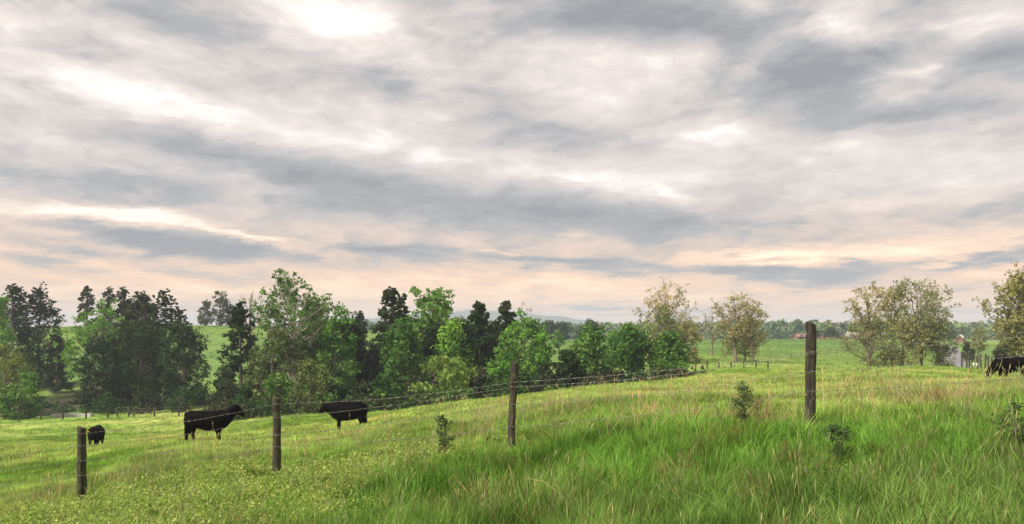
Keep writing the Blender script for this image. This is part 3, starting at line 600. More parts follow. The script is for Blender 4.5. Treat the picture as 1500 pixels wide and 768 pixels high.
def stalk_mesh(n, h, spread, seed, mname, lean=.4, thick=.006, head=True):
    rg = np.random.default_rng(seed); T = Tubes()
    for q in range(n):
        a = rg.uniform(0, 6.28); r_ = spread * rg.random(); th_ = rg.uniform(0, 6.28); hh = h * rg.uniform(.55, 1.1); ld = hh * lean * rg.uniform(0, 1.2)
        s_ = np.linspace(0, 1, 4); P = np.stack([r_ * math.cos(a) + math.cos(th_) * ld * s_ ** 1.4, r_ * math.sin(a) + math.sin(th_) * ld * s_ ** 1.4, hh * s_], 1)
        T.add(P, [thick, thick * .9, thick * .8, thick * .4], 3)
        if head:
            T.add(np.array([P[-1] - (P[-1] - P[-2]) * .3, P[-1], P[-1] + (P[-1] - P[-2]) * .25]), [thick * .6, thick * 2.2, .001], 3)
    me = T.mesh('stalk'); me.materials.append(M[mname]); return me
def weed_mesh(n, h, spread, seed, mname, ls=.022):
    rg = np.random.default_rng(seed); C = []
    for q in range(n):
        a = rg.uniform(0, 6.28); r_ = spread * math.sqrt(rg.random()); hh = h * rg.uniform(.4, 1.1)
        for k_ in range(7): f = rg.uniform(.25, 1); C.append((r_ * math.cos(a) + rg.normal() * .02, r_ * math.sin(a) + rg.normal() * .02, hh * f))
    C = np.array(C); V_ = leaves(C, np.full(len(C), .035), 4, ls, rg)
    V_[:, 2] = np.maximum(V_[:, 2], .0); me = mesh_np('weed', V_, np.arange(len(V_)), 4); me.materials.append(M[mname]); return me
def scatter(name, label, protos, X, Y, scl, gcol, seed, tilt=.12, dz=0.0, zs=None):
    for px_, Yp in ((-115, 18.7), (119, 16.9), (405.5, 15.2), (748, 13.4), (1186.5, 11.8)):   # worn ground round each post
        dd = np.hypot(X - wx(px_, Yp), (Y - Yp + .5) * .75); scl = scl * (.35 + .65 * sm(.25, .8, dd))
    rg = np.random.default_rng(seed); n = len(X); Z = zfun(X, Y) + dz
    me = bpy.data.meshes.new(name); me.vertices.add(n); me.vertices.foreach_set('co', np.stack([X, Y, Z], 1).astype(np.float32).ravel())
    def at(nm, ty, arr, key): a = me.attributes.new(nm, ty, 'POINT'); a.data.foreach_set(key, arr.astype(np.float32 if ty != 'INT' else np.int32).ravel())
    rot = np.stack([rg.normal(size=n) * tilt, rg.normal(size=n) * tilt, rg.uniform(0, 6.28, n)], 1); at('rot', 'FLOAT_VECTOR', rot, 'vector')
    zs = np.ones(n) if zs is None else zs
    at('scl', 'FLOAT_VECTOR', np.stack([scl, scl, scl * zs], 1), 'vector'); at('idx', 'INT', rg.integers(0, len(protos), n), 'value')
    at('gcol', 'FLOAT_COLOR', np.concatenate([gcol, np.ones((n, 1))], 1), 'color')
    o = bpy.data.objects.new(name, me); col.objects.link(o)
    ng = bpy.data.node_groups.new(name, 'GeometryNodeTree'); ng.interface.new_socket('Geometry', in_out='INPUT', socket_type='NodeSocketGeometry'); ng.interface.new_socket('Geometry', in_out='OUTPUT', socket_type='NodeSocketGeometry')
    gi = ng.nodes.new('NodeGroupInput'); go = ng.nodes.new('NodeGroupOutput'); ip = ng.nodes.new('GeometryNodeInstanceOnPoints'); jn = ng.nodes.new('GeometryNodeJoinGeometry')
    for q, pm_ in enumerate(protos):
        po = bpy.data.objects.new(name + '_tuft', pm_); oi = ng.nodes.new('GeometryNodeObjectInfo'); oi.inputs['Object'].default_value = po; oi.inputs['As Instance'].default_value = True
        ng.links.new(oi.outputs['Geometry'], jn.inputs[0])
    def na(nm, ty): a = ng.nodes.new('GeometryNodeInputNamedAttribute'); a.data_type = ty; a.inputs['Name'].default_value = nm; return a.outputs['Attribute']
    ng.links.new(gi.outputs[0], ip.inputs['Points']); ng.links.new(jn.outputs[0], ip.inputs['Instance']); ip.inputs['Pick Instance'].default_value = True
    ng.links.new(na('idx', 'INT'), ip.inputs['Instance Index']); ng.links.new(na('rot', 'FLOAT_VECTOR'), ip.inputs['Rotation']); ng.links.new(na('scl', 'FLOAT_VECTOR'), ip.inputs['Scale'])
    ng.links.new(ip.outputs[0], go.inputs[0])
    md = o.modifiers.new('scatter', 'NODES'); md.node_group = ng
    return tag(o, label, 'grass' if 'grass' in name else 'plants', None, 'stuff')
def fan(n, y0, y1, seed, t=.74, px=None):
    rg = np.random.default_rng(seed); Y = np.sqrt(rg.uniform(y0 ** 2, y1 ** 2, n))
    if px: X = wx(rg.uniform(px[0], px[1], n), Y)
    else: X = rg.uniform(-t, t, n) * Y
    return X, Y
def nopond(X, Y):
    k_ = (np.hypot((X - POND[0]) / POND[2], (Y - POND[1]) / POND[3]) > 1.5) & (np.hypot((X + 73) / 9, (Y - 148) / 27) > .9)
    k_ &= ~((Y > 109) & (Y < 118) & (np.abs(X - wx(106, Y)) < 3.4))
    k_ &= ~((Y > 112) & (Y < 275) & (np.abs(X - wx(1396, Y)) < 3.2)); return k_
fine = [blade_mesh(44, .16, .22, .0065, .6, s_, 'grass') for s_ in (1, 2, 3)]
lush = [blade_mesh(52, .33, .19, .0068, b_, s_, 'grass', .55) for s_, b_ in ((11, .5), (12, .9), (13, .6), (14, 1.1), (15, .35))]
mids = [blade_mesh(30, .15, .30, .016, .5, s_, 'grass', .5, 2) for s_ in (21, 22, 23)]
fars = [blade_mesh(22, .20, .6, .045, .4, s_, 'grass', .5, 1) for s_ in (31, 32, 33)]
# rank verge grass
X, Y = fan(26000, 4.5, 22, 1, .8); c, vgr = sward(X, Y); _r = np.random.default_rng(22); c = c * _r.uniform(.65, 1.4, len(X))[:, None]; _b = (_r.random(len(X)) < .06 + .28 * sm(.58, .7, fbm(X / .9, Y / .9, 91)))[:, None]; c = np.where(_b, np.where(_r.random((len(X), 1)) < .5, np.array([.27, .24, .09])[None], np.array([.19, .12, .06])[None]), c); keep = np.random.default_rng(2).random(len(X)) < .15 + .85 * vgr
X, Y, c, vgr = X[keep], Y[keep], c[keep], vgr[keep]
scatter('verge_grass', 'long rank green grass along the verge in front of the wire fence', lush, X, Y, np.random.default_rng(3).uniform(.6, 1.15, len(X)) * (.5 + .7 * fbm(X, Y, 61)) * (.6 + .4 * sm(0, -2, Y - fence_y(X))), c, 4, .26)
# pasture grass near, middle, far
X, Y = fan(30000, 6, 30, 5, .8); c, vgr = sward(X, Y); c = c * np.random.default_rng(66).uniform(.6, 1.45, len(X))[:, None]; keep = np.random.default_rng(6).random(len(X)) < 1 - .75 * vgr; X, Y, c = X[keep], Y[keep], c[keep]
scatter('pasture_grass', 'yellow green pasture grass around the fence posts', fine, X, Y, np.random.default_rng(7).uniform(.7, 1.3, len(X)) * (.75 + .4 * fbm(X / 1.5, Y / 1.5, 62)), c, 8)
X, Y = fan(38000, 28, 68, 9, .78); c, _ = sward(X, Y); c = c * np.random.default_rng(67).uniform(.6, 1.45, len(X))[:, None]
scatter('pasture_grass', 'bright yellow green pasture grass around the grazing cattle', mids, X, Y, np.random.default_rng(10).uniform(.7, 1.3, len(X)), c, 11, zs=np.full(len(X), .95))
X, Y = fan(42000, 66, 300, 12, .72); k_ = nopond(X, Y); X, Y = X[k_], Y[k_]; c, _ = sward(X, Y); c = c * np.random.default_rng(68).uniform(.65, 1.35, len(X))[:, None]
scatter('pasture_grass', 'green grass of the valley floor and the far hillside', fars, X, Y, np.random.default_rng(13).uniform(.6, 1.2, len(X)) * np.interp(Y, [66, 120, 300], [.7, 1.1, 1.5]), c, 14, zs=np.interp(Y, [66, 300], [1.2, .8]))
# straw stalks in drifts
stalks = [stalk_mesh(5, .5, .16, s_, 'straw', .45, .0034) for s_ in (41, 42, 43)] + [stalk_mesh(7, .36, .10, 44, 'straw', .9, .003, False), stalk_mesh(4, .45, .2, 45, 'rust', .6, .003)]
X, Y = fan(9000, 9, 48, 15, .75); n_ = fbm(X / 2.2, Y / 3.0, 71); keep = (n_ > .555) & (Y > fence_y(X) - 1.3) & (np.random.default_rng(16).random(len(X)) < .42 * np.clip(1.4 - Y / 60, .2, 1)); keep &= ~((Y > 30) & (X > -1) & (X < .2 * Y)); keep &= ~((np.abs(X + 11) < 2.2) & (Y > 28) & (Y < 34)); keep &= (X < .45 * Y) | (Y < 13) | (np.random.default_rng(88).random(len(X)) < .12); X, Y = X[keep], Y[keep]
scatter('dry_stalks', 'pale straw coloured dry stalks standing in drifts through the pasture', stalks, X, Y, np.random.default_rng(17).uniform(.6, 1.2, len(X)), np.ones((len(X), 3)), 18, .2)
M['seed'] = leaf_mat('grass_seed_stem', (.36, .37, .17), .5, .2, None, 1.0)
seeds = [stalk_mesh(6, .55, .18, s_, 'seed', .45, .0022) for s_ in (46, 47, 48)] + [stalk_mesh(4, .42, .16, 49, 'straw', .8, .0026, False), stalk_mesh(5, .32, .1, 50, 'rust', .8, .003)]
X, Y = fan(7000, 5, 20, 24, .78); n_ = fbm(X / .9, Y / .9, 75); keep = (n_ > .47) & (np.random.default_rng(25).random(len(X)) < .42); X, Y = X[keep], Y[keep]
scatter('seed_stalks', 'thin pale seed stems rising out of the verge grass', seeds, X, Y, np.random.default_rng(26).uniform(.55, 1.1, len(X)), np.ones((len(X), 3)), 27, .25)
tuf = [stalk_mesh(26, .34, .10, s_, 'straw', .9, .0028, False) for s_ in (91, 92)] + [stalk_mesh(22, .30, .10, 93, 'rust', .9, .003, False)]
dp = [(1105, 11.7), (1118, 11.5), (1075, 12.2), (1130, 11.9), (1048, 12.6), (1335, 12.4), (1350, 12.8), (1368, 12.6), (1392, 12.9), (1410, 12.5), (1180, 11.0), (1165, 10.9), (232, 16.4), (262, 16.2), (280, 16.6), (392, 14.9), (640, 12.7), (662, 12.4), (700, 9.4), (520, 12.9), (1010, 13.4), (955, 14.2), (934, 14.6)]
X = np.array([wx(a_, b_) for a_, b_ in dp]); Y = np.array([float(b_) for a_, b_ in dp]); X = np.concatenate([X, X + .12]); Y = np.concatenate([Y, Y - .15])
scatter('dead_tussocks', 'small rusty and straw coloured dead grass tussocks near the fence', tuf, X, Y, np.random.default_rng(28).uniform(.8, 1.3, len(X)), np.ones((len(X), 3)), 29, .25)
# leafy weeds, lower left
M['weed'] = leaf_mat('weed_leaf', (.37, .44, .14), .6, .3, None, 3.0)
M['weed_mid'] = leaf_mat('weed_leaf_mid', (.24, .34, .075), .5, .3, None, 3.0)
M['weed_dark'] = leaf_mat('weed_leaf_dark', (.09, .17, .03), .5, .3, None, 3.0)
weeds = [weed_mesh(9, .30, .24, s_, 'weed', .012) for s_ in (51, 52)] + [weed_mesh(8, .20, .22, 53, 'weed_dark', .018), weed_mesh(9, .24, .24, 54, 'weed_mid', .013), weed_mesh(9, .34, .2, 55, 'weed_mid', .011)]
X, Y = fan(17000, 9, 21, 19, .75, (-150, 760)); n_ = fbm(X / 1.6, Y / 1.6, 81); lim = np.interp(750 + F * X / Y, [0, 200, 450, 700], [16.6, 16.2, 15.5, 12.6])
keep = (Y < lim + (n_ - .5) * 5) & (n_ > .30) & ((X < -1.4 + (n_ - .5) * 4) | (n_ > .62)); X, Y = X[keep], Y[keep]
scatter('leafy_weeds', 'small leafed yellowish weeds matted over the lower left verge', weeds, X, Y, np.random.default_rng(20).uniform(.5, 1.25, len(X)) * (.5 + fbm(X / .8, Y / .8, 83)), np.ones((len(X), 3)), 21)

# ------------------------------------------------------------------ the wire fence
mpost, t, o = mat('weathered_post'); p = t.new('ShaderNodeBsdfPrincipled'); t.l.new(p.outputs[0], o.inputs[0]); p.inputs['Roughness'].default_value = .95
tc = t.new('ShaderNodeTexCoord').outputs['Object']; gr = t.noise(t.mapping(tc, (0, 0, 0), (0, 0, 0), (1, 1, .08)), 26, 6, .7).outputs['Fac']; ms = t.noise(tc, 5, 5, .65).outputs['Fac']; m2 = t.noise(tc, 14, 4, .6).outputs['Fac']
cb = t.ramp(gr, [(.3, (.010, .007, .005)), (.5, (.034, .025, .017)), (.66, (.085, .068, .050)), (.74, (.17, .15, .125))])
cb = t.mix(t.mapr(ms, .49, .62), cb, (.062, .072, .024)); cb = t.mix(t.mapr(m2, .63, .70), cb, (.20, .20, .16)); t.l.new(cb, p.inputs['Base Color'])
b = t.new('ShaderNodeBump'); b.inputs['Strength'].default_value = 1.0; b.inputs['Distance'].default_value = .022; t.l.new(gr, b.inputs['Height']); t.l.new(b.outputs[0], p.inputs['Normal'])
def post_mesh(h, r, seed, sides=14, rings=14, top_tilt=.02):
    rg = np.random.default_rng(seed); V_ = []; Q = []; th = np.arange(sides) / sides * 6.2832
    prof_ = 1 + .07 * np.sin(th * 2 + rg.uniform(0, 6)) + .05 * np.sin(th * 3 + rg.uniform(0, 6)) + rg.normal(size=sides) * .045
    for k_ in range(rings + 2):
        f = min(1.0, k_ / rings); z = -.35 + (h + .35) * f; sc = r * (1.06 - .1 * f) * (1 + .02 * math.sin(f * 9 + seed))
        if k_ == rings + 1: sc *= .82; z += .012
        wob = rg.normal(size=2) * .004
        for q in range(sides):
            zz = z + (top_tilt * math.cos(th[q] + seed) + rg.normal() * .004 if k_ >= rings else 0)
            V_.append((sc * prof_[q] * math.cos(th[q]) + wob[0], sc * prof_[q] * math.sin(th[q]) + wob[1], zz))
        if k_:
            for q in range(sides): a_ = (k_ - 1) * sides; Q.append((a_ + q, a_ + (q + 1) % sides, a_ + sides + (q + 1) % sides, a_ + sides + q))
    V_.append((0, 0, V_[-1][2] + .004)); e = len(V_) - 1
    for q in range(sides): Q.append((e - sides + q, e - sides + (q + 1) % sides, e))
    me = bpy.data.meshes.new('post'); me.from_pydata(V_, [], Q); return me
fence = tag(empty('wire_fence', (0, 13.4, zf(0, 13.4))), 'barbed wire fence on rough dark wooden posts crossing the foreground', 'fence')
fl = Vector(fence.location)
#        px,  Y,   top row, radius, lean,    wires below top (px)
PO = [(-115, 18.7, 650, .085, .01, [.10, .35, .62, .92]), (119, 16.9, 627, .085, .00, [.10, .34, .62, .90]), (405.5, 15.2, 583, .064, .01, [.10, .33, .63, .83]),
      (748, 13.4, 532, .058, -.045, [.29, .36, .62, .96]), (1186.5, 11.8, 475, .066, -.03, [.37, .39, .63, .89]), (1790, 10.15, 395, .08, .0, [.40, .42, .70, .95])]
tops = []
for q, (px, Y, tp_, r_, ln_, ws) in enumerate(PO):
    X = wx(px, Y); z = zf(X, Y); zt = (HY - tp_) / F * Y; h = zt - z
    po = link('post', post_mesh(h, r_, q + 3), fence, [mpost]); po.location = Vector((X, Y, z)) - fl; po.rotation_euler = (0, ln_, q)
    if q == 1: po['label'] = 'short squarish post at the low left end'
    if q == 4: po['label'] = 'tallest looking post with a loop of loose wire'
    tops.append((X, Y, zt, ws, r_))
    for wv in ws:
        st_ = Tubes()
        zz = zt - wv
        st_.add(np.array([(X - .035, Y - r_ - .012, zz + .015), (X, Y - r_ - .02, zz + .008), (X + .035, Y - r_ - .012, zz)]) - np.array(fl), .004, 4)
        link('staple', st_.mesh('staple'), fence, [M['wire']])
for s_ in range(4):
    T = Tubes(); rg = np.random.default_rng(60 + s_)
    for q in range(len(tops) - 1):
        a_, b_ = tops[q], tops[q + 1]; n_ = 26
        f = np.linspace(0, 1, n_); off = -.02 - a_[4] 
        P = np.stack([a_[0] + (b_[0] - a_[0]) * f, a_[1] + off + (b_[1] - a_[1]) * f, (a_[2] - a_[3][s_]) * (1 - f) + (b_[2] - b_[3][s_]) * f - (.035 + .05 * rg.random()) * np.sin(f * math.pi)], 1) - np.array(fl)
        P[1:-1, 2] += rg.normal(size=n_ - 2) * .003
        T.add(P, .0026, 4)
        tot = np.linalg.norm(P[-1] - P[0])
        for k_ in range(int(tot / .125)):
            f_ = (k_ + .5) * .125 / tot; i_ = f_ * (n_ - 1); i0 = int(i_); c0 = P[i0] + (P[min(i0 + 1, n_ - 1)] - P[i0]) * (i_ - i0)
            for _ in range(2):
                d_ = rg.normal(size=3) * np.array([.35, 1, 1]); d_ *= .017 / np.linalg.norm(d_); T.add(np.array([c0 - d_, c0 + d_]), .0030, 3)
    link('wire', T.mesh('wire'), fence, [M['wire']])
T = Tubes(); X, Y, zt, ws, r_ = tops[4]; a_ = np.linspace(0, 1, 22)
lp = np.stack([X - .03 + .045 * np.sin(a_ * 5.2) + .03 * a_, np.full(22, Y - r_ - .025) - .01 * np.sin(a_ * 6), zt - .87 - .30 * a_ - .05 * np.sin(a_ * 8)], 1) - np.array(fl)
T.add(lp, .004, 4); lw = link('loose_wire', T.mesh('loose_wire'), fence, [M['wire']])

# distant fences
def far_fence(label, pts, hp, wpost, wires, mats='bark'):
    x0, y0 = pts[0]; z0 = zf(x0, y0); f_ = tag(empty('post_fence', (x0, y0, z0)), label, 'fence'); base_ = np.array((x0, y0, z0)); tp = []
    for q, (x, y) in enumerate(pts):
        z = zf(x, y); hh = hp * random.Random(q).uniform(.85, 1.15)
        po = link('post', post_mesh(hh, wpost, q, 6, 3, .01), f_, [mpost]); po.location = Vector((x, y, z)) - Vector(base_); tp.append((x, y, z + hh)); po.rotation_euler = (random.Random(q + 5).uniform(-.06, .06), random.Random(q + 9).uniform(-.06, .06), 0)
    for w_ in range(wires):
        T = Tubes(); T.add(np.array([(x, y - wpost, z - .12 - w_ * .32) for x, y, z in tp]) - base_, .009, 3); link('wire', T.mesh('wire'), f_, [M['wire']])
far_fence('distant post and wire fence along the bottom of the field, below the left clump', [(wx(px, Y), Y) for px, Y in [(28, 108), (60, 109), (92, 110), (126, 110), (158, 111), (172, 112), (188, 111), (196, 111), (226, 110), (262, 109), (300, 108), (340, 106), (375, 103)]], 1.25, .11, 3)
far_fence('distant line of short posts crossing the pasture below the sparse field trees', [(wx(px, Y), Y) for px, Y in [(1003, 118), (1019, 116), (1036, 114), (1053, 112), (1071, 110), (1090, 108), (1107, 105), (1125, 103)]], .95, .10, 2)
far_fence('short dark post fence beside the gravel lane near the right edge', [(wx(px, Y), Y) for px, Y in [(1409, 98), (1416, 100), (1420, 101), (1424, 100), (1432, 101), (1437, 100), (1443, 101), (1448, 101), (1453, 102), (1459, 101), (1464, 102), (1478, 102), (1492, 103)]], 1.75, .10, 2)

# ------------------------------------------------------------------ cattle
def ring_loft(bmV, bmF, secs, n=14):
    base_ = len(bmV)
    for q, (c, axis_u, ru, rv) in enumerate(secs):
        for k_ in range(n):
            a_ = k_ / n * 2 * math.pi; p_ = Vector(c) + Vector((0, 1, 0)) * (rv * math.cos(a_)) + Vector(axis_u) * (ru * math.sin(a_)); bmV.append(tuple(p_))
        if q:
            for k_ in range(n): e = base_ + (q - 1) * n; bmF.append((e + k_, e + (k_ + 1) % n, e + n + (k_ + 1) % n, e + n + k_))
    bmF.append(tuple(base_ + k_ for k_ in range(n))[::-1]); bmF.append(tuple(base_ + (len(secs) - 1) * n + k_ for k_ in range(n)))
def path_loft(V_, F_, pts, n=14, y=0.0):      # pts: x, z, half height across the path, half width
    P = [Vector((a_[0], y if len(a_) < 5 else a_[4], a_[1])) for a_ in pts]; secs = []
    for q in range(len(P)):
        t_ = (P[min(q + 1, len(P) - 1)] - P[max(q - 1, 0)]); t_.y = 0; t_.normalize(); u = Vector((-t_.z, 0, t_.x)); secs.append((P[q], u, pts[q][2], pts[q][3]))
    ring_loft(V_, F_, secs, n)
TRUNK = [(-1.02, 1.08, .14, .12), (-.98, 1.05, .24, .22), (-.86, 1.02, .29, .28), (-.6, .98, .32, .32), (-.3, .94, .35, .35), (.0, .92, .37, .36), (.3, .92, .375, .35), (.52, .95, .37, .31), (.70, 1.0, .35, .26)]
NECKS = {
 'raised': [(.88, 1.09, .29, .22), (1.02, 1.21, .24, .17), (1.15, 1.31, .21, .145), (1.27, 1.36, .19, .14), (1.37, 1.30, .16, .125), (1.49, 1.20, .115, .10), (1.59, 1.11, .09, .09), (1.62, 1.08, .055, .07)],
 'level': [(.86, 1.04, .31, .23), (1.02, 1.08, .25, .18), (1.15, 1.11, .21, .15), (1.25, 1.10, .19, .145), (1.35, 1.02, .165, .125), (1.44, .93, .125, .105), (1.50, .86, .11, .10), (1.52, .83, .07, .07)],
 'graze': [(.84, .90, .29, .21), (1.02, .76, .23, .16), (1.16, .60, .19, .14), (1.25, .47, .17, .135), (1.31, .36, .15, .12), (1.36, .23, .11, .10), (1.39, .13, .10, .09), (1.40, .09, .06, .06)]}
mcoat, t, o = mat('black_coat'); p = t.new('ShaderNodeBsdfPrincipled'); t.l.new(p.outputs[0], o.inputs[0]); p.inputs['Roughness'].default_value = .62; p.inputs['Specular IOR Level'].default_value = .03
tc = t.new('ShaderNodeTexCoord').outputs['Object']; nn_ = t.noise(tc, 3.0, 5, .6).outputs['Fac']; t.l.new(t.mix(t.mapr(nn_, .48, .66), (.002, .002, .002), (.009, .0045, .003)), p.inputs['Base Color'])
nf = t.noise(t.mapping(tc, (0, 0, 0), (0, .3, 0), (1, 3, 3)), 30, 3, .6).outputs['Fac']; b = t.new('ShaderNodeBump'); b.inputs['Strength'].default_value = .35; b.inputs['Distance'].default_value = .01; t.l.new(nf, b.inputs['Height']); t.l.new(b.outputs[0], p.inputs['Normal'])
mtag = solid_mat('ear_tag_plastic', (.85, .83, .75), None, 5, .5); mtago = solid_mat('orange_tag_plastic', (.75, .30, .06), None, 5, .5)
meye = solid_mat('dark_eye', (.01, .008, .006), None, 5, .2)
dg = None
def make_cow(label, px, Y, rz, pose, size, tagm=None, step=0.0, head_yaw=0.0, bulk=1.0, sink=0.0):
    X = wx(px, Y); z = zf(X, Y) - sink; root = tag(empty('cow', (X, Y, z - .06), rz), label, 'cow', 'black cattle in the pasture'); root.scale = (size * .84, size, size)
    V_ = []; F_ = []
    nk = [(a_[0], a_[1], a_[2], a_[3], math.sin(head_yaw) * max(0, a_[0] - .75) ) for a_ in NECKS[pose]]
    path_loft(V_, F_, [(a_[0], a_[1], a_[2] * bulk, a_[3] * bulk, 0.0) for a_ in TRUNK] + nk)
    for sy, dxx in ((1, step), (-1, -step)):
        path_loft(V_, F_, [(-.76, 1.02, .24, .16), (-.76, .84, .27, .17), (-.77, .68, .215, .14), (-.80 + dxx * .4, .54, .145, .10), (-.84 + dxx * .7, .42, .10, .078), (-.82 + dxx, .24, .075, .062), (-.81 + dxx, .12, .072, .065), (-.79 + dxx, .05, .085, .07), (-.78 + dxx, -.02, .085, .07)], 10, sy * .20)
        path_loft(V_, F_, [(.44, .95, .22, .15), (.45, .76, .20, .14), (.46 - dxx * .3, .60, .14, .11), (.46 - dxx * .6, .44, .098, .082), (.47 - dxx, .24, .072, .062), (.47 - dxx, .12, .07, .065), (.49 - dxx, .05, .082, .07), (.50 - dxx, -.02, .082, .07)], 10, sy * .19)
    path_loft(V_, F_, [(.42, .66, .10, .14), (.60, .68, .13, .15), (.78, .80, .14, .13), (.90, .96, .13, .10)], 10)
    path_loft(V_, F_, [(-.35, .66, .06, .08), (-.15, .61, .07, .13), (.1, .58, .07, .15), (.3, .58, .07, .14)], 10)
    me = bpy.data.meshes.new('body'); me.from_pydata(V_, [], F_); ob = link('body', me, root, [mcoat])
    rm_ = ob.modifiers.new('fuse', 'REMESH'); rm_.mode = 'VOXEL'; rm_.voxel_size = .028; rm_.use_smooth_shade = True
    sm2 = ob.modifiers.new('soften', 'SMOOTH'); sm2.factor = .6; sm2.iterations = 3
    dgr = bpy.context.evaluated_depsgraph_get(); ev = ob.evaluated_get(dgr); nm = bpy.data.meshes.new_from_object(ev); ob.modifiers.clear(); ob.data = nm
    if not nm.materials: nm.materials.append(mcoat)
    hd = nk[3]; mz = nk[6]; hv = Vector((mz[0] - hd[0], 0, mz[1] - hd[1])).normalized(); up = Vector((-hv.z, 0, hv.x))
    for sy in (1, -1):
        c = Vector((hd[0], hd[4], hd[1])) + up * .08 - hv * .03; T = Tubes()
        e0 = c + Vector((0, sy * .09, 0)); e1 = e0 + Vector((-.02, sy * .10, .01)); e2 = e0 + Vector((-.04, sy * .20, -.035)) 
        T.add(np.array([e0, e0 * .5 + e1 * .5, e1, e2]), [.03, .05, .052, .008], 8); ear = link('ear', T.mesh('ear'), root, [mcoat], True)
        if tagm and sy == tagm[1]:
            tm = bpy.data.meshes.new('ear_tag'); q0 = e1 + Vector((.0, 0, -.03)); u_ = Vector((.05, 0, 0)); d_ = Vector((0, sy * .004, 0)); w_ = Vector((0, 0, -.09)); sd_ = Vector((0, .05, 0))
            vv = [q0 - u_ - sd_ * .3, q0 + u_ - sd_ * .3, q0 + u_ + w_ - sd_ * .3, q0 - u_ + w_ - sd_ * .3]; vv += [v_ + sd_ for v_ in vv]
            tm.from_pydata([tuple(v_) for v_ in vv], [], [(0, 1, 2, 3), (7, 6, 5, 4), (0, 4, 5, 1), (1, 5, 6, 2), (2, 6, 7, 3), (3, 7, 4, 0)])
            tm.materials.append(tagm[0]); tg = bpy.data.objects.new('ear_tag', tm); col.objects.link(tg); tg.parent = ear
        T = Tubes(); ec = Vector((hd[0], hd[4], hd[1])) + hv * .09 + up * .035 + Vector((0, sy * .105, 0)); T.add(np.array([ec - hv * .02, ec - hv * .01, ec + hv * .01, ec + hv * .02]), [.004, .018, .018, .004], 6); link('eye', T.mesh('eye'), root, [meye], True)
    T = Tubes(); T.add(np.array([(-.97, .0, 1.22), (-1.04, .0, 1.16), (-1.06, .01, .95), (-1.05, .02, .7), (-1.04, .03, .55), (-1.03, .03, .42), (-1.02, .03, .33)]), [.05, .04, .03, .024, .04, .055, .01], 7); link('tail', T.mesh('tail'), root, [mcoat], True)
    return root
make_cow('black cow facing us, half hidden behind the leftmost fence post', 140, 45, R(-78), 'level', .90, (mtago, -1), .04, 0.15)
make_cow('black cow in profile facing right with its head raised, between the two left posts', 305, 34, R(3), 'raised', 1.0, None, .09, 0.0, 1.02)
make_cow('heavy black bull facing left just right of the second fence post', 509, 40, R(180), 'level', .98, (mtag, -1), .08, 0.0, 1.2)
make_cow('black cow grazing with its head down at the right edge', 1481, 42, R(180), 'graze', .97, (mtag, 1), .05, -.1, 1.05, .06)

# ------------------------------------------------------------------ saplings and weeds standing on their own
def sapling(name, label, cat, px, Y, h, hw, fol, seed, n=26, stem='twig', cr=.07, per=16, leaf=.02, base=.25, shape='cone', group=None):
    rg = np.random.default_rng(seed); X = wx(px, Y); z = zf(X, Y); root = tag(empty(name, (X, Y, z)), label, cat, group); T = Tubes(); C = []
    ts = np.linspace(0, 1, 6); tp = np.stack([rg.normal() * .03 * ts, rg.normal() * .03 * ts, h * ts], 1); tp[1:, :2] += rg.normal(size=(5, 2)) * .008; T.add(tp, np.linspace(.014, .004, 6), 5)
    for q in range(n):
        t = base + (1 - base) * rg.random(); env = hw * SHAPES[shape]((t - base) / (1 - base)) * rg.uniform(.4, 1.1); a_ = rg.uniform(0, 6.28); s0 = np.array([0, 0, h * t]); e = s0 + np.array([math.cos(a_) * env, math.sin(a_) * env, .06 * h + env * .35])
        T.add(np.array([s0, s0 * .5 + e * .5 + [0, 0, -.01], e]), [.005, .004, .002], 3)
        for f in (.5, .75, 1): C.append(s0 + (e - s0) * f)
    C.append(np.array([0, 0, h]))
    link('stem', T.mesh('stem'), root, [M[stem]], True); C = np.array(C); V_ = leaves(C, np.full(len(C), cr), per, leaf, rg); link('foliage', mesh_np('foliage', V_, np.arange(len(V_)), 4), root, [M[fol]]); return root
sapling('cedar_sapling', 'small dark cedar sapling standing left of the middle fence post', 'sapling', 651, 12.6, .70, .21, 'sap', 1, 28, cr=.05, per=11, leaf=.014, base=.3, shape='oval')
sapling('cedar_sapling', 'dark bushy cedar seedling among rusty dead stems left of the tall post', 'sapling', 1089, 11.7, .62, .15, 'sap', 2, 28, cr=.06, per=11, leaf=.014, base=.2, shape='oval')
sapling('cedar_sapling', 'blue green cedar seedling low in the grass right of the tall post', 'sapling', 1226, 9.4, .44, .20, 'sap', 3, 28, cr=.06, per=9, leaf=.014, base=.15, shape='oval')
sapling('weed_clump', 'dark weed clump in the long grass at the right edge', 'weed', 1488, 9.6, .50, .22, 'sap', 4, 26, cr=.07, per=9, leaf=.014, base=.1, shape='oval')
sapling('dead_weed', 'rusty brown dead weed beside the bushy cedar seedling', 'weed', 1110, 11.6, .42, .20, 'rust', 5, 24, stem='twig', cr=.05, per=4, leaf=.010, base=.1, shape='oval')
sapling('bramble', 'dark low bramble in the grass under the blue green cedar seedling', 'bramble', 1216, 8.9, .17, .34, 'weed_dark', 6, 30, cr=.06, per=7, leaf=.018, base=.05, shape='oval')
def stem_thing(name, label, px0, Y, pts, r0, m_):
    X = wx(px0, Y); z = zf(X, Y); root = tag(empty(name, (X, Y, z)), label, 'weed'); T = Tubes(); T.add(np.array(pts), np.linspace(r0, r0 * .4, len(pts)), 4); link('stem', T.mesh('stem'), root, [M[m_]], True); return root
stem_thing('dry_stem', 'long dark dead stem leaning left in front of the field', 1062, 11.9, [(0, 0, 0), (-.12, 0, .3), (-.26, 0, .58), (-.42, .02, .84)], .006, 'twig')
stem_thing('dry_stem', 'arching pale straw stalk at the bottom of the verge', 838, 8.6, [(0, 0, .05), (-.12, 0, .22), (-.28, 0, .34), (-.45, .02, .37)], .006, 'straw')
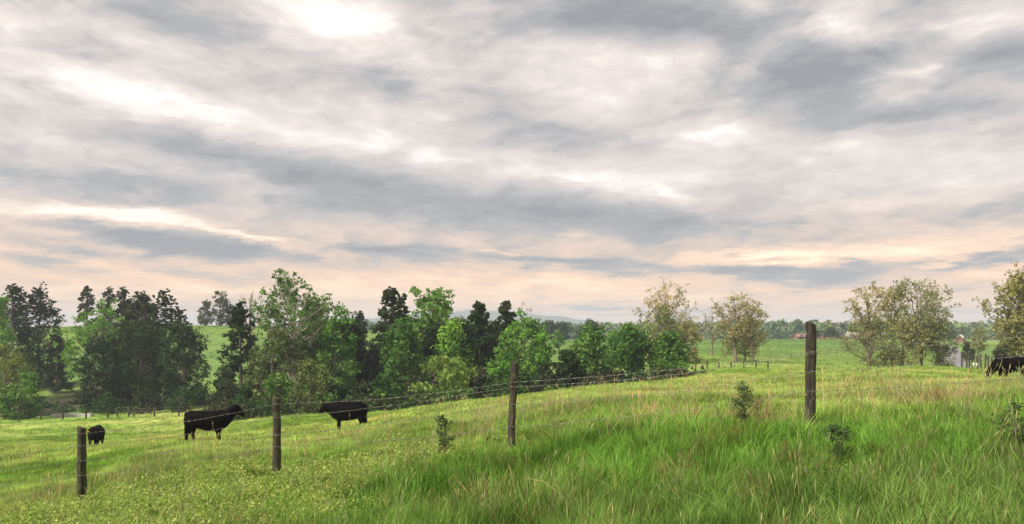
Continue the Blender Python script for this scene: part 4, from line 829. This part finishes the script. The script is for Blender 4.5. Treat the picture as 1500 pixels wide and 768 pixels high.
stem_thing('dry_stem', 'thin tall straw stalk standing right of the tall post', 1284, 11.5, [(0, 0, 0), (-.03, 0, .3), (-.07, 0, .6), (-.10, .02, .82)], .005, 'straw')
stem_thing('dry_stem', 'pale straw stalk leaning right, left of the two low stalks', 225, 16.6, [(0, 0, .05), (-.08, 0, .2), (-.16, 0, .36)], .008, 'straw')
stem_thing('dry_stem', 'pale crossed straw stalk leaning right between the two left posts', 274, 16.4, [(0, 0, .02), (.10, 0, .18), (.2, 0, .36)], .009, 'straw')
stem_thing('dry_stem', 'pale straw stalk leaning left between the two left posts', 268, 16.5, [(0, 0, .04), (-.08, 0, .16), (-.2, 0, .26)], .009, 'straw')

# ------------------------------------------------------------------ far farm buildings
def box(name, cx, cy, z0, sx_, sy_, sz, parent, m_):
    v = [(cx + a_ * sx_ / 2, cy + b_ * sy_ / 2, z0 + c_ * sz) for c_ in (0, 1) for b_ in (-1, 1) for a_ in (-1, 1)]
    me = bpy.data.meshes.new(name); me.from_pydata(v, [], [(0, 2, 3, 1), (4, 5, 7, 6), (0, 1, 5, 4), (2, 6, 7, 3), (0, 4, 6, 2), (1, 3, 7, 5)]); return link(name, me, parent, [m_])
mwhite = solid_mat('white_boards', (.52, .51, .49), (.42, .41, .39), 1.0, .8); mred = solid_mat('red_boards', (.22, .10, .075), (.17, .085, .065), 1.0, .85); mroofw = solid_mat('pale_tin_roof', (.62, .62, .61), None, 1, .5); mroofr = solid_mat('rusty_roof', (.34, .15, .10), (.22, .13, .10), 1, .8)
mdark = solid_mat('dark_opening', (.03, .03, .03), None, 1, .9); mglass = solid_mat('window_glass', (.05, .06, .07), None, 1, .15)
def shed(name, label, px, Y, wd, dp, hh, rh, wallm, roofm, rz=0.0, group=None, lift=0.0):
    X = wx(px, Y); z = zf(X, Y) + lift; root = tag(empty(name, (X, Y, z), rz), label, 'building', group)
    g = .3; v = [(-wd/2, -dp/2, -1), (wd/2, -dp/2, -1), (wd/2, dp/2, -1), (-wd/2, dp/2, -1), (-wd/2, -dp/2, hh), (wd/2, -dp/2, hh), (wd/2, dp/2, hh), (-wd/2, dp/2, hh), (-wd/2, 0, hh + rh), (wd/2, 0, hh + rh)]
    me = bpy.data.meshes.new('wall'); me.from_pydata(v, [], [(0, 1, 5, 4), (2, 3, 7, 6), (1, 2, 6, 9, 5), (3, 0, 4, 8, 7)]); link('wall', me, root, [wallm])
    e = rh / (dp / 2); zl = hh - g * e; th_ = .12
    v = []
    for dz_ in (.02, .02 + th_):
        for x_ in (-wd/2 - g, wd/2 + g): v += [(x_, -dp/2 - g, zl + dz_), (x_, 0, hh + rh + dz_), (x_, dp/2 + g, zl + dz_)]
    me = bpy.data.meshes.new('roof'); me.from_pydata(v, [], [(0, 3, 4, 1), (1, 4, 5, 2), (6, 7, 10, 9), (7, 8, 11, 10), (0, 1, 7, 6), (1, 2, 8, 7), (3, 9, 10, 4), (4, 10, 11, 5), (0, 6, 9, 3), (2, 5, 11, 8)]); link('roof', me, root, [roofm])
    box('door', -wd * .2, -dp/2 - .03, -.2, 1.3, .05, 2.3, root, mdark)
    for a_ in (.12, .34): box('window', wd * a_, -dp/2 - .03, 1.1, .9, .05, .9, root, mglass)
    return root
shed('farm_shed', 'long low shed with a rusty red roof beside the tall post', 1174, 402, 6.0, 4, 1.3, 1.1, mred, mroofr, .25, 'farm buildings on the far rise')
shed('farm_shed', 'tiny white shed just right of the tall post', 1200, 396, 2.6, 3, 1.2, .8, mwhite, mroofr, -.2, 'farm buildings on the far rise')
shed('white_shed', 'white shed left behind the round topped sparse tree', 1248, 396, 4.4, 4, 2.2, .9, mwhite, mroofw, .1, 'farm buildings on the far rise')
shed('white_shed', 'white shed right behind the sparse trees', 1293, 398, 4.6, 4, 2.2, .9, mwhite, mroofw, -.1, 'farm buildings on the far rise')
shed('farmhouse', 'red walled house with a white tin roof beyond the gravel lane', 1407, 330, 3.4, 2.6, 1.6, 1.1, mred, mroofw, .9)
rng = np.random.default_rng(12)
mass('hedge', 'low dark clipped hedge left of the white shed on the far rise', [(wx(px, 394), 394., 1.2, 1.2) for px in np.linspace(1230, 1242, 6)], 0, 20, .3, ['cedar'], 8)
mass('brown_brush', 'brown dead brush along the far rise behind the sparse trees', [(wx(px, 385), 385., .9, 1.4) for px in np.linspace(1200, 1300, 26)], 0, 10, .3, ['rust', 'young', 'scrub'], 9)
for q, px in enumerate((1426.5, 1430.5)):
    Y = 99.; X = wx(px, Y); r_ = tag(empty('bucket', (X, Y, zf(X, Y) + .45)), ['left white bucket hung on the short dark fence', 'right white bucket hung on the short dark fence'][q], 'bucket', 'buckets on the fence')
    T = Tubes(); T.add(np.array([(0, 0, 0), (0, 0, .02), (0, 0, .34), (0, 0, .35)]), [.12, .135, .17, .15], 12); link('pail', T.mesh('pail'), r_, [mwhite], True)
    T = Tubes(); a_ = np.linspace(0, math.pi, 9); T.add(np.stack([.17 * np.cos(a_), 0 * a_, .34 + .17 * np.sin(a_)], 1), .012, 4); link('handle', T.mesh('handle'), r_, [M['wire']])

# ------------------------------------------------------------------ haze
hb = bpy.data.meshes.new('haze'); x0, x1, y0, y1, z0, z1 = -7200, 7200, -60, 4700, -30, 75
hb.from_pydata([(x, y, z) for z in (z0, z1) for y in (y0, y1) for x in (x0, x1)], [], [(0, 2, 3, 1), (4, 5, 7, 6), (0, 1, 5, 4), (2, 6, 7, 3), (0, 4, 6, 2), (1, 3, 7, 5)])
mh, t, o = mat('haze_air'); pv_ = t.new('ShaderNodeVolumePrincipled'); pv_.inputs['Color'].default_value = (.80, .90, 1.0, 1); pv_.inputs['Density'].default_value = .00032; pv_.inputs['Anisotropy'].default_value = 0.0
t.l.new(pv_.outputs[0], o.inputs['Volume']); tag(link('haze', hb, None, [mh]), 'thin bluish haze lying over the fields and hills', 'haze', None, 'stuff')
